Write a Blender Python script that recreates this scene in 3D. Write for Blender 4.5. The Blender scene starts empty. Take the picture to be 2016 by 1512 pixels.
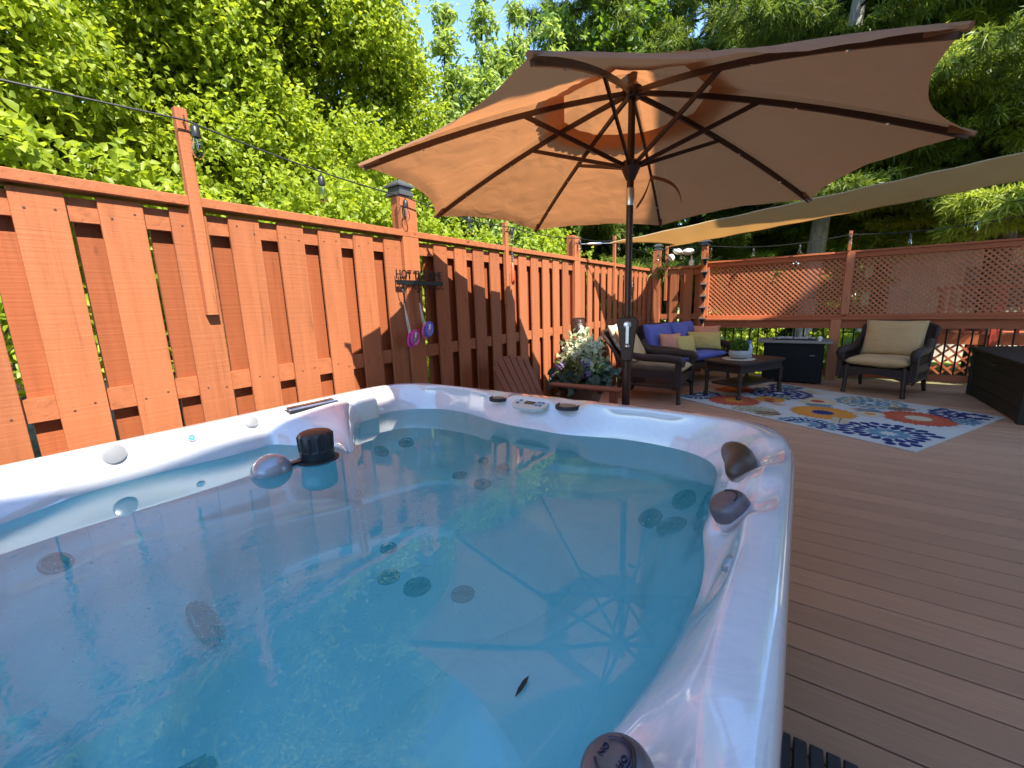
import bpy, math, random
import numpy as np
from mathutils import Vector, Matrix, Euler, noise

random.seed(7); rng = np.random.default_rng(11)
S = bpy.context.scene
COL = S.collection
R = math.radians
PI = math.pi
V = Vector

# ------------------------------------------------------------------ helpers
class MB:
    """collects simple shapes and links them as one mesh object"""
    def __init__(s): s.v = []; s.f = []; s.m = []; s.cur = 0
    def add(s, vs, fs):
        o = len(s.v); s.v.extend([tuple(v) for v in vs]); s.f.extend([tuple(i + o for i in f) for f in fs]); s.m.extend([s.cur] * len(fs))
    def box(s, c, d, rot=None, taper=1.0):
        x, y, z = d[0] / 2, d[1] / 2, d[2] / 2
        vs = [V((sx * x * (taper if sz > 0 else 1), sy * y * (taper if sz > 0 else 1), sz * z)) for sz in (-1, 1) for sy in (-1, 1) for sx in (-1, 1)]
        if rot is not None: vs = [rot @ v for v in vs]
        vs = [v + V(c) for v in vs]
        s.add(vs, [(0, 2, 3, 1), (4, 5, 7, 6), (0, 1, 5, 4), (2, 6, 7, 3), (0, 4, 6, 2), (1, 3, 7, 5)])
    def bbox(s, lo, hi): s.box([(a + b) / 2 for a, b in zip(lo, hi)], [b - a for a, b in zip(lo, hi)])
    def bar(s, p, q, w, h, up=(0, 0, 1)):
        p = V(p); q = V(q); d = q - p; L = d.length
        if L < 1e-6: return
        d /= L; u = V(up)
        if abs(d.dot(u)) > .98: u = V((1, 0, 0)) if abs(d.x) < .9 else V((0, 1, 0))
        sx = d.cross(u).normalized(); sy = sx.cross(d)
        vs = [a + sx * (i * w / 2) + sy * (j * h / 2) for a in (p, q) for j in (-1, 1) for i in (-1, 1)]
        s.add(vs, [(0, 1, 3, 2), (4, 6, 7, 5), (0, 4, 5, 1), (2, 3, 7, 6), (0, 2, 6, 4), (1, 5, 7, 3)])
    def tube(s, pts, r, n=8, cap=True, closed=False):
        pts = [V(p) for p in pts]; k = len(pts); rs = r if isinstance(r, (list, tuple)) else [r] * k
        ref = None; o = len(s.v); vs = []
        for i, p in enumerate(pts):
            a = pts[(i - 1) % k if closed else max(i - 1, 0)]; b = pts[(i + 1) % k if closed else min(i + 1, k - 1)]
            d = (b - a).normalized()
            if ref is None: ref = d.orthogonal().normalized()
            ref = (ref - d * ref.dot(d))
            if ref.length < 1e-5: ref = d.orthogonal()
            ref.normalize(); w = d.cross(ref)
            for j in range(n):
                t = 2 * PI * j / n; vs.append(p + (ref * math.cos(t) + w * math.sin(t)) * rs[i])
        fs = []
        for i in range(k if closed else k - 1):
            i2 = (i + 1) % k
            for j in range(n): fs.append((i * n + j, i * n + (j + 1) % n, i2 * n + (j + 1) % n, i2 * n + j))
        if cap and not closed: fs.append(tuple(range(n - 1, -1, -1))); fs.append(tuple(range((k - 1) * n, k * n)))
        s.add(vs, fs)
    def lathe(s, prof, c=(0, 0, 0), n=24, rot=None, rib=None):
        vs = []; fs = []; k = len(prof); c = V(c)
        for r_, z in prof:
            for j in range(n):
                t = 2 * PI * j / n; rr = r_ * (rib(t, z) if rib else 1); v = V((rr * math.cos(t), rr * math.sin(t), z))
                if rot is not None: v = rot @ v
                vs.append(v + c)
        for i in range(k - 1):
            for j in range(n): fs.append((i * n + j, i * n + (j + 1) % n, (i + 1) * n + (j + 1) % n, (i + 1) * n + j))
        if prof[0][0] > 1e-6: fs.append(tuple(range(n - 1, -1, -1)))
        if prof[-1][0] > 1e-6: fs.append(tuple(range((k - 1) * n, k * n)))
        s.add(vs, fs)
    def prism(s, poly, ex, o=(0, 0, 0), ux=(1, 0, 0), uy=(0, 1, 0)):
        """polygon (2-D points in ux, uy) extruded by vector ex"""
        o = V(o); ux = V(ux); uy = V(uy); ex = V(ex); n = len(poly)
        a = [o + ux * x + uy * y for x, y in poly]; b = [p + ex for p in a]
        s.add(a + b, [tuple(range(n - 1, -1, -1)), tuple(range(n, 2 * n))] + [(i, (i + 1) % n, n + (i + 1) % n, n + i) for i in range(n)])
    def grid(s, fn, nu, nv, cu=False, cv=False):
        vs = [fn(i / (nu if cu else nu - 1), j / (nv if cv else nv - 1)) for i in range(nu) for j in range(nv)]; fs = []
        for i in range(nu if cu else nu - 1):
            for j in range(nv if cv else nv - 1):
                i2 = (i + 1) % nu; j2 = (j + 1) % nv; fs.append((i * nv + j, i2 * nv + j, i2 * nv + j2, i * nv + j2))
        s.add(vs, fs)
    def sphere(s, c, r, n=12, sc=(1, 1, 1), rot=None):
        k = max(4, n // 2)
        vs = []; fs = []
        for i in range(k + 1):
            t = PI * i / k
            for j in range(n):
                p = 2 * PI * j / n; v = V((r * sc[0] * math.sin(t) * math.cos(p), r * sc[1] * math.sin(t) * math.sin(p), -r * sc[2] * math.cos(t)))
                if rot is not None: v = rot @ v
                vs.append(v + V(c))
        for i in range(k):
            for j in range(n): fs.append((i * n + j, i * n + (j + 1) % n, (i + 1) * n + (j + 1) % n, (i + 1) * n + j))
        s.add(vs, fs)
    def build(s, name, mats, parent=None, smooth=False, bevel=0, seg=2, weld=False, angle=40):
        me = bpy.data.meshes.new(name); me.from_pydata(s.v, [], s.f); 
        o = bpy.data.objects.new(name, me); COL.objects.link(o)
        for m in (mats if isinstance(mats, (list, tuple)) else [mats]): me.materials.append(m)
        me.polygons.foreach_set('material_index', s.m)
        if weld or smooth:
            import bmesh
            b = bmesh.new(); b.from_mesh(me); bmesh.ops.remove_doubles(b, verts=b.verts, dist=1e-5)
            bmesh.ops.recalc_face_normals(b, faces=b.faces) if weld else None
            b.to_mesh(me); b.free()
        if smooth:
            me.polygons.foreach_set('use_smooth', [True] * len(me.polygons)); me.set_sharp_from_angle(angle=R(angle))
        if bevel:
            bv = o.modifiers.new('bevel', 'BEVEL'); bv.width = bevel; bv.segments = seg; bv.limit_method = 'ANGLE'; bv.angle_limit = R(50)
        if parent is not None: o.parent = parent
        return o

def fast_mesh(name, verts, quads, mat, parent=None, smooth=False, tri=False):
    k = 3 if tri else 4
    verts = np.asarray(verts, np.float32).reshape(-1, 3); quads = np.asarray(quads, np.int32).reshape(-1, k)
    me = bpy.data.meshes.new(name); me.vertices.add(len(verts)); me.vertices.foreach_set('co', verts.ravel())
    me.loops.add(quads.size); me.loops.foreach_set('vertex_index', quads.ravel())
    me.polygons.add(len(quads)); me.polygons.foreach_set('loop_start', np.arange(0, quads.size, k, dtype=np.int32))
    if smooth: me.polygons.foreach_set('use_smooth', [True] * len(quads))
    me.update(calc_edges=True); me.validate()
    me.materials.append(mat); o = bpy.data.objects.new(name, me); COL.objects.link(o)
    if parent is not None: o.parent = parent
    return o

def tag(o, label=None, cat=None, group=None, kind=None):
    if label: o['label'] = label
    if cat: o['category'] = cat
    if group: o['group'] = group
    if kind: o['kind'] = kind
    return o
def thing(name, label, cat, loc=(0, 0, 0), rz=0, group=None):
    o = bpy.data.objects.new(name, None); o.empty_display_size = .1; COL.objects.link(o); o.location = loc; o.rotation_euler = (0, 0, rz)
    return tag(o, label, cat, group)
def kids(o): return [c for c in bpy.data.objects if c.parent == o]
def copy_tree(o, parent=None):
    c = o.copy(); COL.objects.link(c); c.parent = parent
    for ch in kids(o): copy_tree(ch, c)
    return c
def rotz(a): return Matrix.Rotation(a, 3, 'Z')
def rotx(a): return Matrix.Rotation(a, 3, 'X')
def roty(a): return Matrix.Rotation(a, 3, 'Y')
def to_dir(d): return V(d).to_track_quat('Z', 'Y').to_matrix()

# ------------------------------------------------------------------ materials
class NT:
    def __init__(s, name):
        s.m = bpy.data.materials.new(name); s.m.use_nodes = True; s.t = s.m.node_tree; s.t.nodes.clear()
        s.out = s.n('ShaderNodeOutputMaterial')
    def n(s, t, **k):
        x = s.t.nodes.new(t)
        for a, b in k.items(): setattr(x, a, b)
        return x
    def l(s, a, b): s.t.links.new(a, b)
    def val(s, sock, v):
        if hasattr(v, 'is_linked') or isinstance(v, bpy.types.NodeSocket): s.l(v, sock)
        else: sock.default_value = v
    def coord(s, kind='Object', scale=(1, 1, 1), rot=(0, 0, 0)):
        c = s.n('ShaderNodeTexCoord'); m = s.n('ShaderNodeMapping'); s.l(c.outputs[kind], m.inputs[0]); m.inputs['Scale'].default_value = scale; m.inputs['Rotation'].default_value = rot
        return m.outputs[0]
    def noise(s, vec, scale, detail=4, rough=.55, dist=0):
        x = s.n('ShaderNodeTexNoise'); s.l(vec, x.inputs['Vector']); x.inputs['Scale'].default_value = scale; x.inputs['Detail'].default_value = detail; x.inputs['Roughness'].default_value = rough; x.inputs['Distortion'].default_value = dist
        return x.outputs['Fac']
    def ramp(s, fac, stops):
        x = s.n('ShaderNodeValToRGB'); s.l(fac, x.inputs[0]); e = x.color_ramp.elements
        while len(e) < len(stops): e.new(.5)
        for i, (p, c) in enumerate(stops): e[i].position = p; e[i].color = (*c, 1) if len(c) == 3 else c
        return x.outputs[0]
    def math(s, op, a, b=0., c=0.):
        x = s.n('ShaderNodeMath', operation=op); s.val(x.inputs[0], a); s.val(x.inputs[1], b); s.val(x.inputs[2], c); return x.outputs[0]
    def mixc(s, f, a, b, blend='MIX'):
        x = s.n('ShaderNodeMix', data_type='RGBA', blend_type=blend); s.val(x.inputs[0], f)
        s.val(x.inputs[6], a if not isinstance(a, tuple) else (*a, 1)); s.val(x.inputs[7], b if not isinstance(b, tuple) else (*b, 1)); return x.outputs[2]
    def bump(s, h, strength=.3, dist=.01):
        x = s.n('ShaderNodeBump'); s.l(h, x.inputs['Height']); x.inputs['Strength'].default_value = strength; x.inputs['Distance'].default_value = dist; return x.outputs[0]
    def island(s):
        return s.n('ShaderNodeNewGeometry').outputs['Random Per Island']
    def pbsdf(s, color, rough=.5, metal=0, normal=None, spec=.5, coat=0, **kw):
        b = s.n('ShaderNodeBsdfPrincipled'); s.val(b.inputs['Base Color'], color if not isinstance(color, tuple) else (*color, 1)); s.val(b.inputs['Roughness'], rough); b.inputs['Metallic'].default_value = metal
        b.inputs['Specular IOR Level'].default_value = spec; b.inputs['Coat Weight'].default_value = coat; b.inputs['Coat Roughness'].default_value = .05
        if normal is not None: s.l(normal, b.inputs['Normal'])
        for k, v in kw.items(): s.val(b.inputs[k.replace('_', ' ')], v)
        return b.outputs[0]
    def done(s, sh): s.l(sh, s.out.inputs[0]); return s.m

def mat(name, color, rough=.5, metal=0, spec=.5, var=.12, nscale=9, bump=.15, bdist=.004, coat=0):
    n = NT(name); c = n.coord(); f = n.noise(c, nscale, 5, .6); f2 = n.noise(c, nscale * 7, 3)
    col = n.ramp(f, [(.25, tuple(x * (1 - var) for x in color)), (.75, tuple(min(1, x * (1 + var)) for x in color))])
    nm = n.bump(f2, bump, bdist) if bump else None
    return n.done(n.pbsdf(col, rough, metal, nm, spec, coat))

def wood_paint(name, color, axis='Z', dark=.78, rough=.62, isl=.26, gb=.9):
    """solid-stained timber: rough-sawn saw marks across, grain along the axis"""
    n = NT(name); sc = {'Z': (14, 14, .9), 'Y': (14, .9, 14), 'X': (.9, 14, 14)}[axis]; sw = {'Z': (1.5, 1.5, 60), 'Y': (1.5, 60, 1.5), 'X': (60, 1.5, 1.5)}[axis]
    g = n.noise(n.coord(scale=sc), 2.2, 7, .62, .6); saw = n.noise(n.coord(scale=sw), 1.6, 3, .5); big = n.noise(n.coord(), 1.7, 3)
    w = n.n('ShaderNodeTexWave', wave_type='BANDS', bands_direction='DIAGONAL'); n.l(n.coord(scale=tuple(x * .32 for x in sc)), w.inputs[0]); w.inputs['Scale'].default_value = 1.4; w.inputs['Distortion'].default_value = 7; w.inputs['Detail'].default_value = 3
    i = n.island()
    h = n.math('ADD', n.math('MULTIPLY', g, .7), n.math('MULTIPLY', saw, .45)); h = n.math('ADD', h, n.math('MULTIPLY', w.outputs['Fac'], .5))
    col = n.ramp(g, [(.28, tuple(x * dark * .62 for x in color)), (.40, tuple(x * .88 for x in color)), (.75, tuple(min(1, x * 1.06) for x in color))])
    col = n.mixc(n.math('MULTIPLY', big, .35), col, tuple(x * .8 for x in color))
    k = n.math('ADD', 1 - isl / 2, n.math('MULTIPLY', i, isl)); hs = n.n('ShaderNodeHueSaturation'); n.l(col, hs.inputs['Color']); n.l(k, hs.inputs['Value'])
    # knots
    vo = n.n('ShaderNodeTexVoronoi'); n.l(n.coord(scale={'Z': (3, 3, 1.3), 'Y': (3, 1.3, 3), 'X': (1.3, 3, 3)}[axis]), vo.inputs['Vector']); vo.inputs['Scale'].default_value = 1.6
    kn = n.ramp(vo.outputs['Distance'], [(0, (1, 1, 1)), (.035, (1, 1, 1)), (.06, (0, 0, 0))])
    col = n.mixc(n.math('MULTIPLY', kn, .6), hs.outputs[0], tuple(x * .35 for x in color))
    return n.done(n.pbsdf(col, rough, 0, n.bump(h, gb, .004), .3))

def leaf_mat(name, c1, c2, t1, rough=.45, tw=.45, glossy=.4):
    n = NT(name); i = n.island(); col = n.ramp(i, [(0, c1), (1, c2)]); tc = n.ramp(i, [(0, t1), (1, tuple(min(1, x * 1.35) for x in t1))])
    p = n.pbsdf(col, rough, 0, None, glossy); t = n.n('ShaderNodeBsdfTranslucent'); n.l(tc, t.inputs[0])
    m = n.n('ShaderNodeMixShader'); m.inputs[0].default_value = tw; n.l(p, m.inputs[1]); n.l(t.outputs[0], m.inputs[2]); return n.done(m.outputs[0])

def cloth(name, color, tcolor, tw=.4, weave=600, wr=.5, rough=.85, wscale=6):
    n = NT(name); c = n.coord(); f = n.noise(c, 4, 4); wv = n.noise(c, weave, 2); wk = n.noise(n.coord(scale=(1, 1, 2.2)), wscale, 3, .5, .8)
    col = n.ramp(f, [(.3, tuple(x * .92 for x in color)), (.7, tuple(min(1, x * 1.06) for x in color))])
    h = n.math('ADD', n.math('MULTIPLY', wv, .05), n.math('MULTIPLY', wk, 1.0)); nm = n.bump(h, wr, .03)
    p = n.pbsdf(col, rough, 0, nm, .15)
    if tw <= 0: return n.done(p)
    t = n.n('ShaderNodeBsdfTranslucent'); t.inputs[0].default_value = (*tcolor, 1); n.l(nm, t.inputs['Normal']); m = n.n('ShaderNodeMixShader'); m.inputs[0].default_value = tw; n.l(p, m.inputs[1]); n.l(t.outputs[0], m.inputs[2])
    return n.done(m.outputs[0])

def wicker_mat(name, color):
    n = NT(name); c = n.coord('Object')
    w1 = n.n('ShaderNodeTexWave', wave_type='BANDS', bands_direction='Z'); n.l(c, w1.inputs[0]); w1.inputs['Scale'].default_value = 38; w1.inputs['Distortion'].default_value = 1.2; w1.inputs['Detail Scale'].default_value = 20
    w2 = n.n('ShaderNodeTexWave', wave_type='BANDS', bands_direction='DIAGONAL'); n.l(n.coord(scale=(1, 1, .05)), w2.inputs[0]); w2.inputs['Scale'].default_value = 30
    h = n.math('MULTIPLY', w1.outputs['Fac'], n.math('ADD', .4, n.math('MULTIPLY', w2.outputs['Fac'], .6)))
    col = n.ramp(h, [(.0, tuple(x * .3 for x in color)), (.5, color), (1, tuple(x * 1.7 for x in color))])
    return n.done(n.pbsdf(col, .42, 0, n.bump(h, .9, .006), .5))

M = {}
FENCE = (.37, .122, .050)
M['fence_v'] = wood_paint('stained_boards', FENCE, 'Z')
M['fence_back'] = wood_paint('shaded_back_boards', (.31, .088, .033), 'Z', gb=.8)  # same stain darkened, shade of the fence recesses put into the colour
M['fence_y'] = wood_paint('stained_rail', FENCE, 'Y', isl=.1)
M['fence_x'] = wood_paint('stained_rail_across', FENCE, 'X', isl=.1)
M['lattice'] = wood_paint('stained_lattice', (.52, .185, .085), 'Z', isl=.1, gb=.2)
M['rail_red'] = wood_paint('stained_railing', (.43, .125, .05), 'X', isl=.1)
M['adir'] = wood_paint('stained_chair', (.26, .085, .042), 'Z', isl=.08, gb=.2)
M['black_metal'] = mat('black_metal', (.015, .014, .014), .4, .6)
M['bronze'] = mat('bronze_metal', (.05, .022, .014), .38, .3, .5, .1, 20, .05)
M['silver'] = mat('brushed_silver', (.62, .62, .62), .28, 1, .5, .05, 40, .05)
M['white_plastic'] = mat('white_plastic', (.78, .77, .72), .35, 0, .5, .03, 10, .05)
M['black_plastic'] = mat('black_plastic', (.018, .018, .022), .38, 0, .5, .1, 30, .05)
M['dark_rubber'] = mat('dark_rubber', (.03, .028, .03), .55, 0, .4, .2, 60, .3, .002)
M['grey_plastic'] = mat('grey_plastic', (.33, .34, .37), .22, .35, .5, .05, 20, .03)
M['wicker'] = wicker_mat('wicker', (.040, .020, .013))
M['cane'] = mat('dark_cane', (.035, .018, .012), .45, 0, .5, .2, 40, .2)
M['tan_cushion'] = cloth('tan_cushion', (.52, .34, .165), (0, 0, 0), 0, 500, .25, wscale=9)
M['blue_cushion'] = cloth('blue_cushion', (.13, .15, .42), (0, 0, 0), 0, 500, .3, wscale=9)
M['peach_pillow'] = cloth('peach_pillow', (.62, .27, .17), (0, 0, 0), 0, 500, .25, wscale=9)
M['gold_pillow'] = cloth('gold_pillow', (.55, .42, .14), (0, 0, 0), 0, 500, .25, wscale=9)
M['canopy'] = cloth('canopy_fabric', (.40, .225, .125), (.50, .205, .078), .5, 420, .35, wscale=5)
M['sail'] = cloth('sail_mesh', (.56, .45, .29), (.80, .58, .31), .5, 300, .15, wscale=3)
M['cord'] = mat('black_cord', (.02, .02, .02), .5)
M['firebox'] = mat('black_steel', (.006, .006, .007), .6, 0, .2)
M['stone_top'] = mat('grey_stone_top', (.20, .19, .18), .35, 0, .5, .2, 14)
M['storage'] = wood_paint('dark_resin_wood', (.030, .023, .014), 'Y', isl=.3, gb=.4)
M['bowl'] = mat('stone_bowl', (.42, .41, .40), .6, 0, .4, .12, 12)
M['placemat'] = mat('woven_mat', (.52, .43, .32), .8, 0, .2, .2, 60, .6)
M['pot'] = mat('brown_pot', (.10, .045, .028), .45, 0, .5, .2, 8)

def glass_mat(name, tint=(1, 1, 1), ior=1.45, refl=1.0):
    n = NT(name); fr = n.n('ShaderNodeFresnel'); fr.inputs[0].default_value = ior; t = n.n('ShaderNodeBsdfTransparent'); t.inputs[0].default_value = (*tint, 1); g = n.n('ShaderNodeBsdfGlossy'); g.inputs['Roughness'].default_value = .02
    m = n.n('ShaderNodeMixShader'); n.l(n.math('MULTIPLY', fr.outputs[0], refl), m.inputs[0]); n.l(t.outputs[0], m.inputs[1]); n.l(g.outputs[0], m.inputs[2]); return n.done(m.outputs[0])
M['glass'] = glass_mat('clear_glass', (.95, .95, .94), 1.25)

# acrylic of the tub: pale marbled, glossy
n = NT('marbled_acrylic'); c = n.coord()
sw = n.noise(c, 3.6, 7, .65, 2.6); sp = n.noise(c, 260, 2)
col = n.ramp(sw, [(.30, (.67, .665, .69)), (.47, (.71, .705, .72)), (.505, (.665, .66, .69)), (.54, (.715, .71, .72)), (.8, (.69, .685, .70))])
col = n.mixc(n.math('MULTIPLY', sp, .10), col, (.5, .48, .5))
M['acrylic'] = n.done(n.pbsdf(col, .10, 0, n.bump(n.noise(c, 30, 2), .02, .002), .8, 1.0))

# water of the tub: mirror by Fresnel over a clear body whose depth colours it
WZ = .64
n = NT('tub_water'); c = n.coord()
def blob(cx, cy, r):
    g = n.n('ShaderNodeTexGradient', gradient_type='SPHERICAL'); mp = n.n('ShaderNodeMapping'); tc = n.n('ShaderNodeTexCoord'); n.l(tc.outputs['Object'], mp.inputs[0])
    mp.inputs['Location'].default_value = (-cx / r, -cy / r, 0); mp.inputs['Scale'].default_value = (1 / r, 1 / r, .01); n.l(mp.outputs[0], g.inputs[0]); return g.outputs['Fac']
turb = n.math('ADD', n.math('ADD', blob(-.42, 1.32, .30), blob(-1.10, .22, .45)), n.math('MULTIPLY', blob(-1.0, .95, .36), 1.0))
turb = n.math('MINIMUM', turb, 1.0)
small = n.noise(n.coord(scale=(1, 1, 1)), 42, 3, .6, .6); med = n.noise(n.coord(scale=(1, 1.3, 1)), 13, 2, .5, .8); big = n.noise(c, 3.0, 2, .5)
h = n.math('ADD', n.math('MULTIPLY', big, .22), n.math('MULTIPLY', med, .014))
h = n.math('ADD', h, n.math('MULTIPLY', n.math('MULTIPLY', small, turb), .30)); h = n.math('ADD', h, n.math('MULTIPLY', n.math('MULTIPLY', med, turb), .6))
nm = n.bump(h, .13, .02)
fr = n.n('ShaderNodeFresnel'); fr.inputs[0].default_value = 1.56; n.l(nm, fr.inputs['Normal'])
tr = n.n('ShaderNodeBsdfTransparent'); tr.inputs[0].default_value = (.82, 1, .97, 1); gl = n.n('ShaderNodeBsdfGlossy'); gl.inputs['Roughness'].default_value = .0; n.l(nm, gl.inputs['Normal'])
mx = n.n('ShaderNodeMixShader'); 
df = n.n('ShaderNodeBsdfDiffuse'); df.inputs[0].default_value = (.16, .92, 1.0, 1); m0 = n.n('ShaderNodeMixShader'); m0.inputs[0].default_value = .25; n.l(tr.outputs[0], m0.inputs[1]); n.l(df.outputs[0], m0.inputs[2])
n.l(fr.outputs[0], mx.inputs[0]); n.l(m0.outputs[0], mx.inputs[1]); n.l(gl.outputs[0], mx.inputs[2])
va = n.n('ShaderNodeVolumeAbsorption'); va.inputs['Color'].default_value = (.04, .86, .96, 1); va.inputs['Density'].default_value = .30
n.l(va.outputs[0], n.out.inputs['Volume'])
M['water'] = n.done(mx.outputs[0])
n = NT('foam_bubble'); M['bubble'] = n.done(n.pbsdf((.85, .93, .95), .15, 0, None, .8))

# deck boards
n = NT('composite_deck'); g = n.noise(n.coord(scale=(1.2, 30, 30)), 3, 6, .6); b = n.noise(n.coord(), 1.1, 3); i = n.island()
col = n.ramp(g, [(.3, (.40, .20, .105)), (.7, (.50, .26, .145))]); col = n.mixc(n.math('MULTIPLY', b, .4), col, (.36, .185, .105))
hs = n.n('ShaderNodeHueSaturation'); n.l(col, hs.inputs['Color']); n.l(n.math('ADD', .88, n.math('MULTIPLY', i, .24)), hs.inputs['Value'])
M['deck'] = n.done(n.pbsdf(hs.outputs[0], .5, 0, n.bump(g, .2, .003), .4))
M['under'] = mat('dark_underside', (.03, .022, .018), .9)
M['soil'] = mat('leaf_litter_ground', (.16, .14, .07), .95, 0, .2, .5, 1.4, .8, .05)
M['bark'] = None
n = NT('tree_bark'); g = n.noise(n.coord(scale=(9, 9, 1.6)), 2.2, 7, .65, .5); col = n.ramp(g, [(.3, (.055, .042, .032)), (.55, (.16, .13, .10)), (.8, (.30, .27, .23))])
M['bark'] = n.done(n.pbsdf(col, .9, 0, n.bump(g, .9, .03), .2))
n = NT('dark_bark'); g = n.noise(n.coord(scale=(9, 9, 1.6)), 2.2, 7, .65, .5); col = n.ramp(g, [(.3, (.02, .015, .012)), (.7, (.09, .07, .055))])
M['bark2'] = n.done(n.pbsdf(col, .9, 0, n.bump(g, .9, .03), .2))
M['leaf'] = leaf_mat('broad_leaf', (.15, .22, .014), (.34, .41, .035), (.46, .55, .03))
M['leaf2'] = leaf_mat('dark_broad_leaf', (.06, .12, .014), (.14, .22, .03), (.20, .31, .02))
M['leaf3'] = leaf_mat('pointed_leaf', (.16, .25, .05), (.34, .43, .12), (.42, .52, .08))
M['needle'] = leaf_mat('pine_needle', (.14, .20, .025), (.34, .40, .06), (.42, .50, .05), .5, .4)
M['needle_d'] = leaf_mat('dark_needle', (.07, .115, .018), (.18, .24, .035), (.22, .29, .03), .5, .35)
M['petal_w'] = leaf_mat('cream_petal', (.62, .62, .44), (.80, .80, .62), (.6, .62, .4), .6, .3, .2)
M['petal_l'] = leaf_mat('lilac_petal', (.30, .22, .48), (.55, .45, .68), (.4, .3, .55), .6, .3, .2)
M['leaf_v'] = leaf_mat('variegated_leaf', (.22, .28, .14), (.55, .60, .40), (.35, .42, .2), .5, .3, .3)
M['leaf_b'] = leaf_mat('bluish_leaf', (.035, .065, .045), (.08, .13, .09), (.05, .10, .05), .45, .25, .5)
M['moss'] = leaf_mat('round_topiary_leaf', (.05, .11, .012), (.13, .23, .03), (.12, .22, .02), .6, .25, .3)

# ------------------------------------------------------------------ camera
CAMH = 1.24; PIT, ROL, YAW = .18833, .03163, -.60596
fw = V((math.sin(YAW) * math.cos(PIT), math.cos(YAW) * math.cos(PIT), -math.sin(PIT))); rt = V((math.cos(YAW), -math.sin(YAW), 0)); dn = fw.cross(rt)
r2 = rt * math.cos(ROL) + dn * math.sin(ROL); d2 = -rt * math.sin(ROL) + dn * math.cos(ROL)
cd = bpy.data.cameras.new('camera'); cam = bpy.data.objects.new('camera', cd); COL.objects.link(cam)
mw = Matrix((( r2.x, -d2.x, -fw.x, 0), (r2.y, -d2.y, -fw.y, 0), (r2.z, -d2.z, -fw.z, CAMH), (0, 0, 0, 1))); cam.matrix_world = mw
cd.sensor_width = 36; cd.lens = 820.8 / 2016 * 36; cd.clip_end = 500; cd.clip_start = .02
S.camera = cam

# ------------------------------------------------------------------ light
SUN = V((1, -.41, 1.33)).normalized(); elev = math.asin(SUN.z)
ld = bpy.data.lights.new('sun', 'SUN'); ld.energy = 3.3; ld.angle = R(.53); ld.color = (1, .93, .80); so = bpy.data.objects.new('sun', ld); COL.objects.link(so)
so.rotation_euler = SUN.to_track_quat('Z', 'Y').to_euler(); so.location = (4, 0, 12)
W = bpy.data.worlds.new('World'); S.world = W; W.use_nodes = True; nt = W.node_tree; nt.nodes.clear()
wo = nt.nodes.new('ShaderNodeOutputWorld'); bg = nt.nodes.new('ShaderNodeBackground'); sk = nt.nodes.new('ShaderNodeTexSky'); sk.sky_type = 'NISHITA'; sk.sun_disc = False
sk.sun_elevation = elev; sk.sun_rotation = math.atan2(SUN.x, SUN.y); sk.air_density = 1.0; sk.dust_density = .15; sk.ozone_density = 4.0; sk.altitude = 900
hv = nt.nodes.new('ShaderNodeHueSaturation'); hv.inputs['Saturation'].default_value = 1.0; nt.links.new(sk.outputs[0], hv.inputs['Color']); nt.links.new(hv.outputs[0], bg.inputs[0]); bg.inputs[1].default_value = .15; nt.links.new(bg.outputs[0], wo.inputs[0])
S.view_settings.view_transform = 'Standard'; S.view_settings.look = 'None'; S.view_settings.exposure = 2.0; S.view_settings.gamma = 1
S.cycles.max_bounces = 10; S.cycles.transparent_max_bounces = 24; S.cycles.diffuse_bounces = 4; S.cycles.glossy_bounces = 4; S.cycles.transmission_bounces = 6
S.cycles.use_denoising = True; S.cycles.sample_clamp_indirect = 6; S.cycles.caustics_reflective = False; S.cycles.caustics_refractive = False


# ================================================================== SETTING
g = MB(); g.add([(-90, -60, -.45), (90, -60, -.45), (90, 120, -.45), (-90, 120, -.45)], [(0, 1, 2, 3)])
tag(g.build('ground', M['soil']), 'leaf littered ground around the deck', 'ground', kind='structure')
d = MB(); y = 1.3417 - .1383 * 22
while y < 7.78:
    d.bbox((-2.24, y + .0038, -.024), (6.0, y + .1383 - .0038, 0)); y += .1383
dk = d.build('deck', M['deck'], bevel=.0025, seg=1); tag(dk, 'brown composite deck boards', 'deck', kind='structure')
u = MB(); u.bbox((-2.24, -1.7, -.42), (6.0, 7.82, -.06)); tag(u.build('deck_substructure', M['under']), 'dark framing below the deck boards', 'deck', kind='structure')

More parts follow.
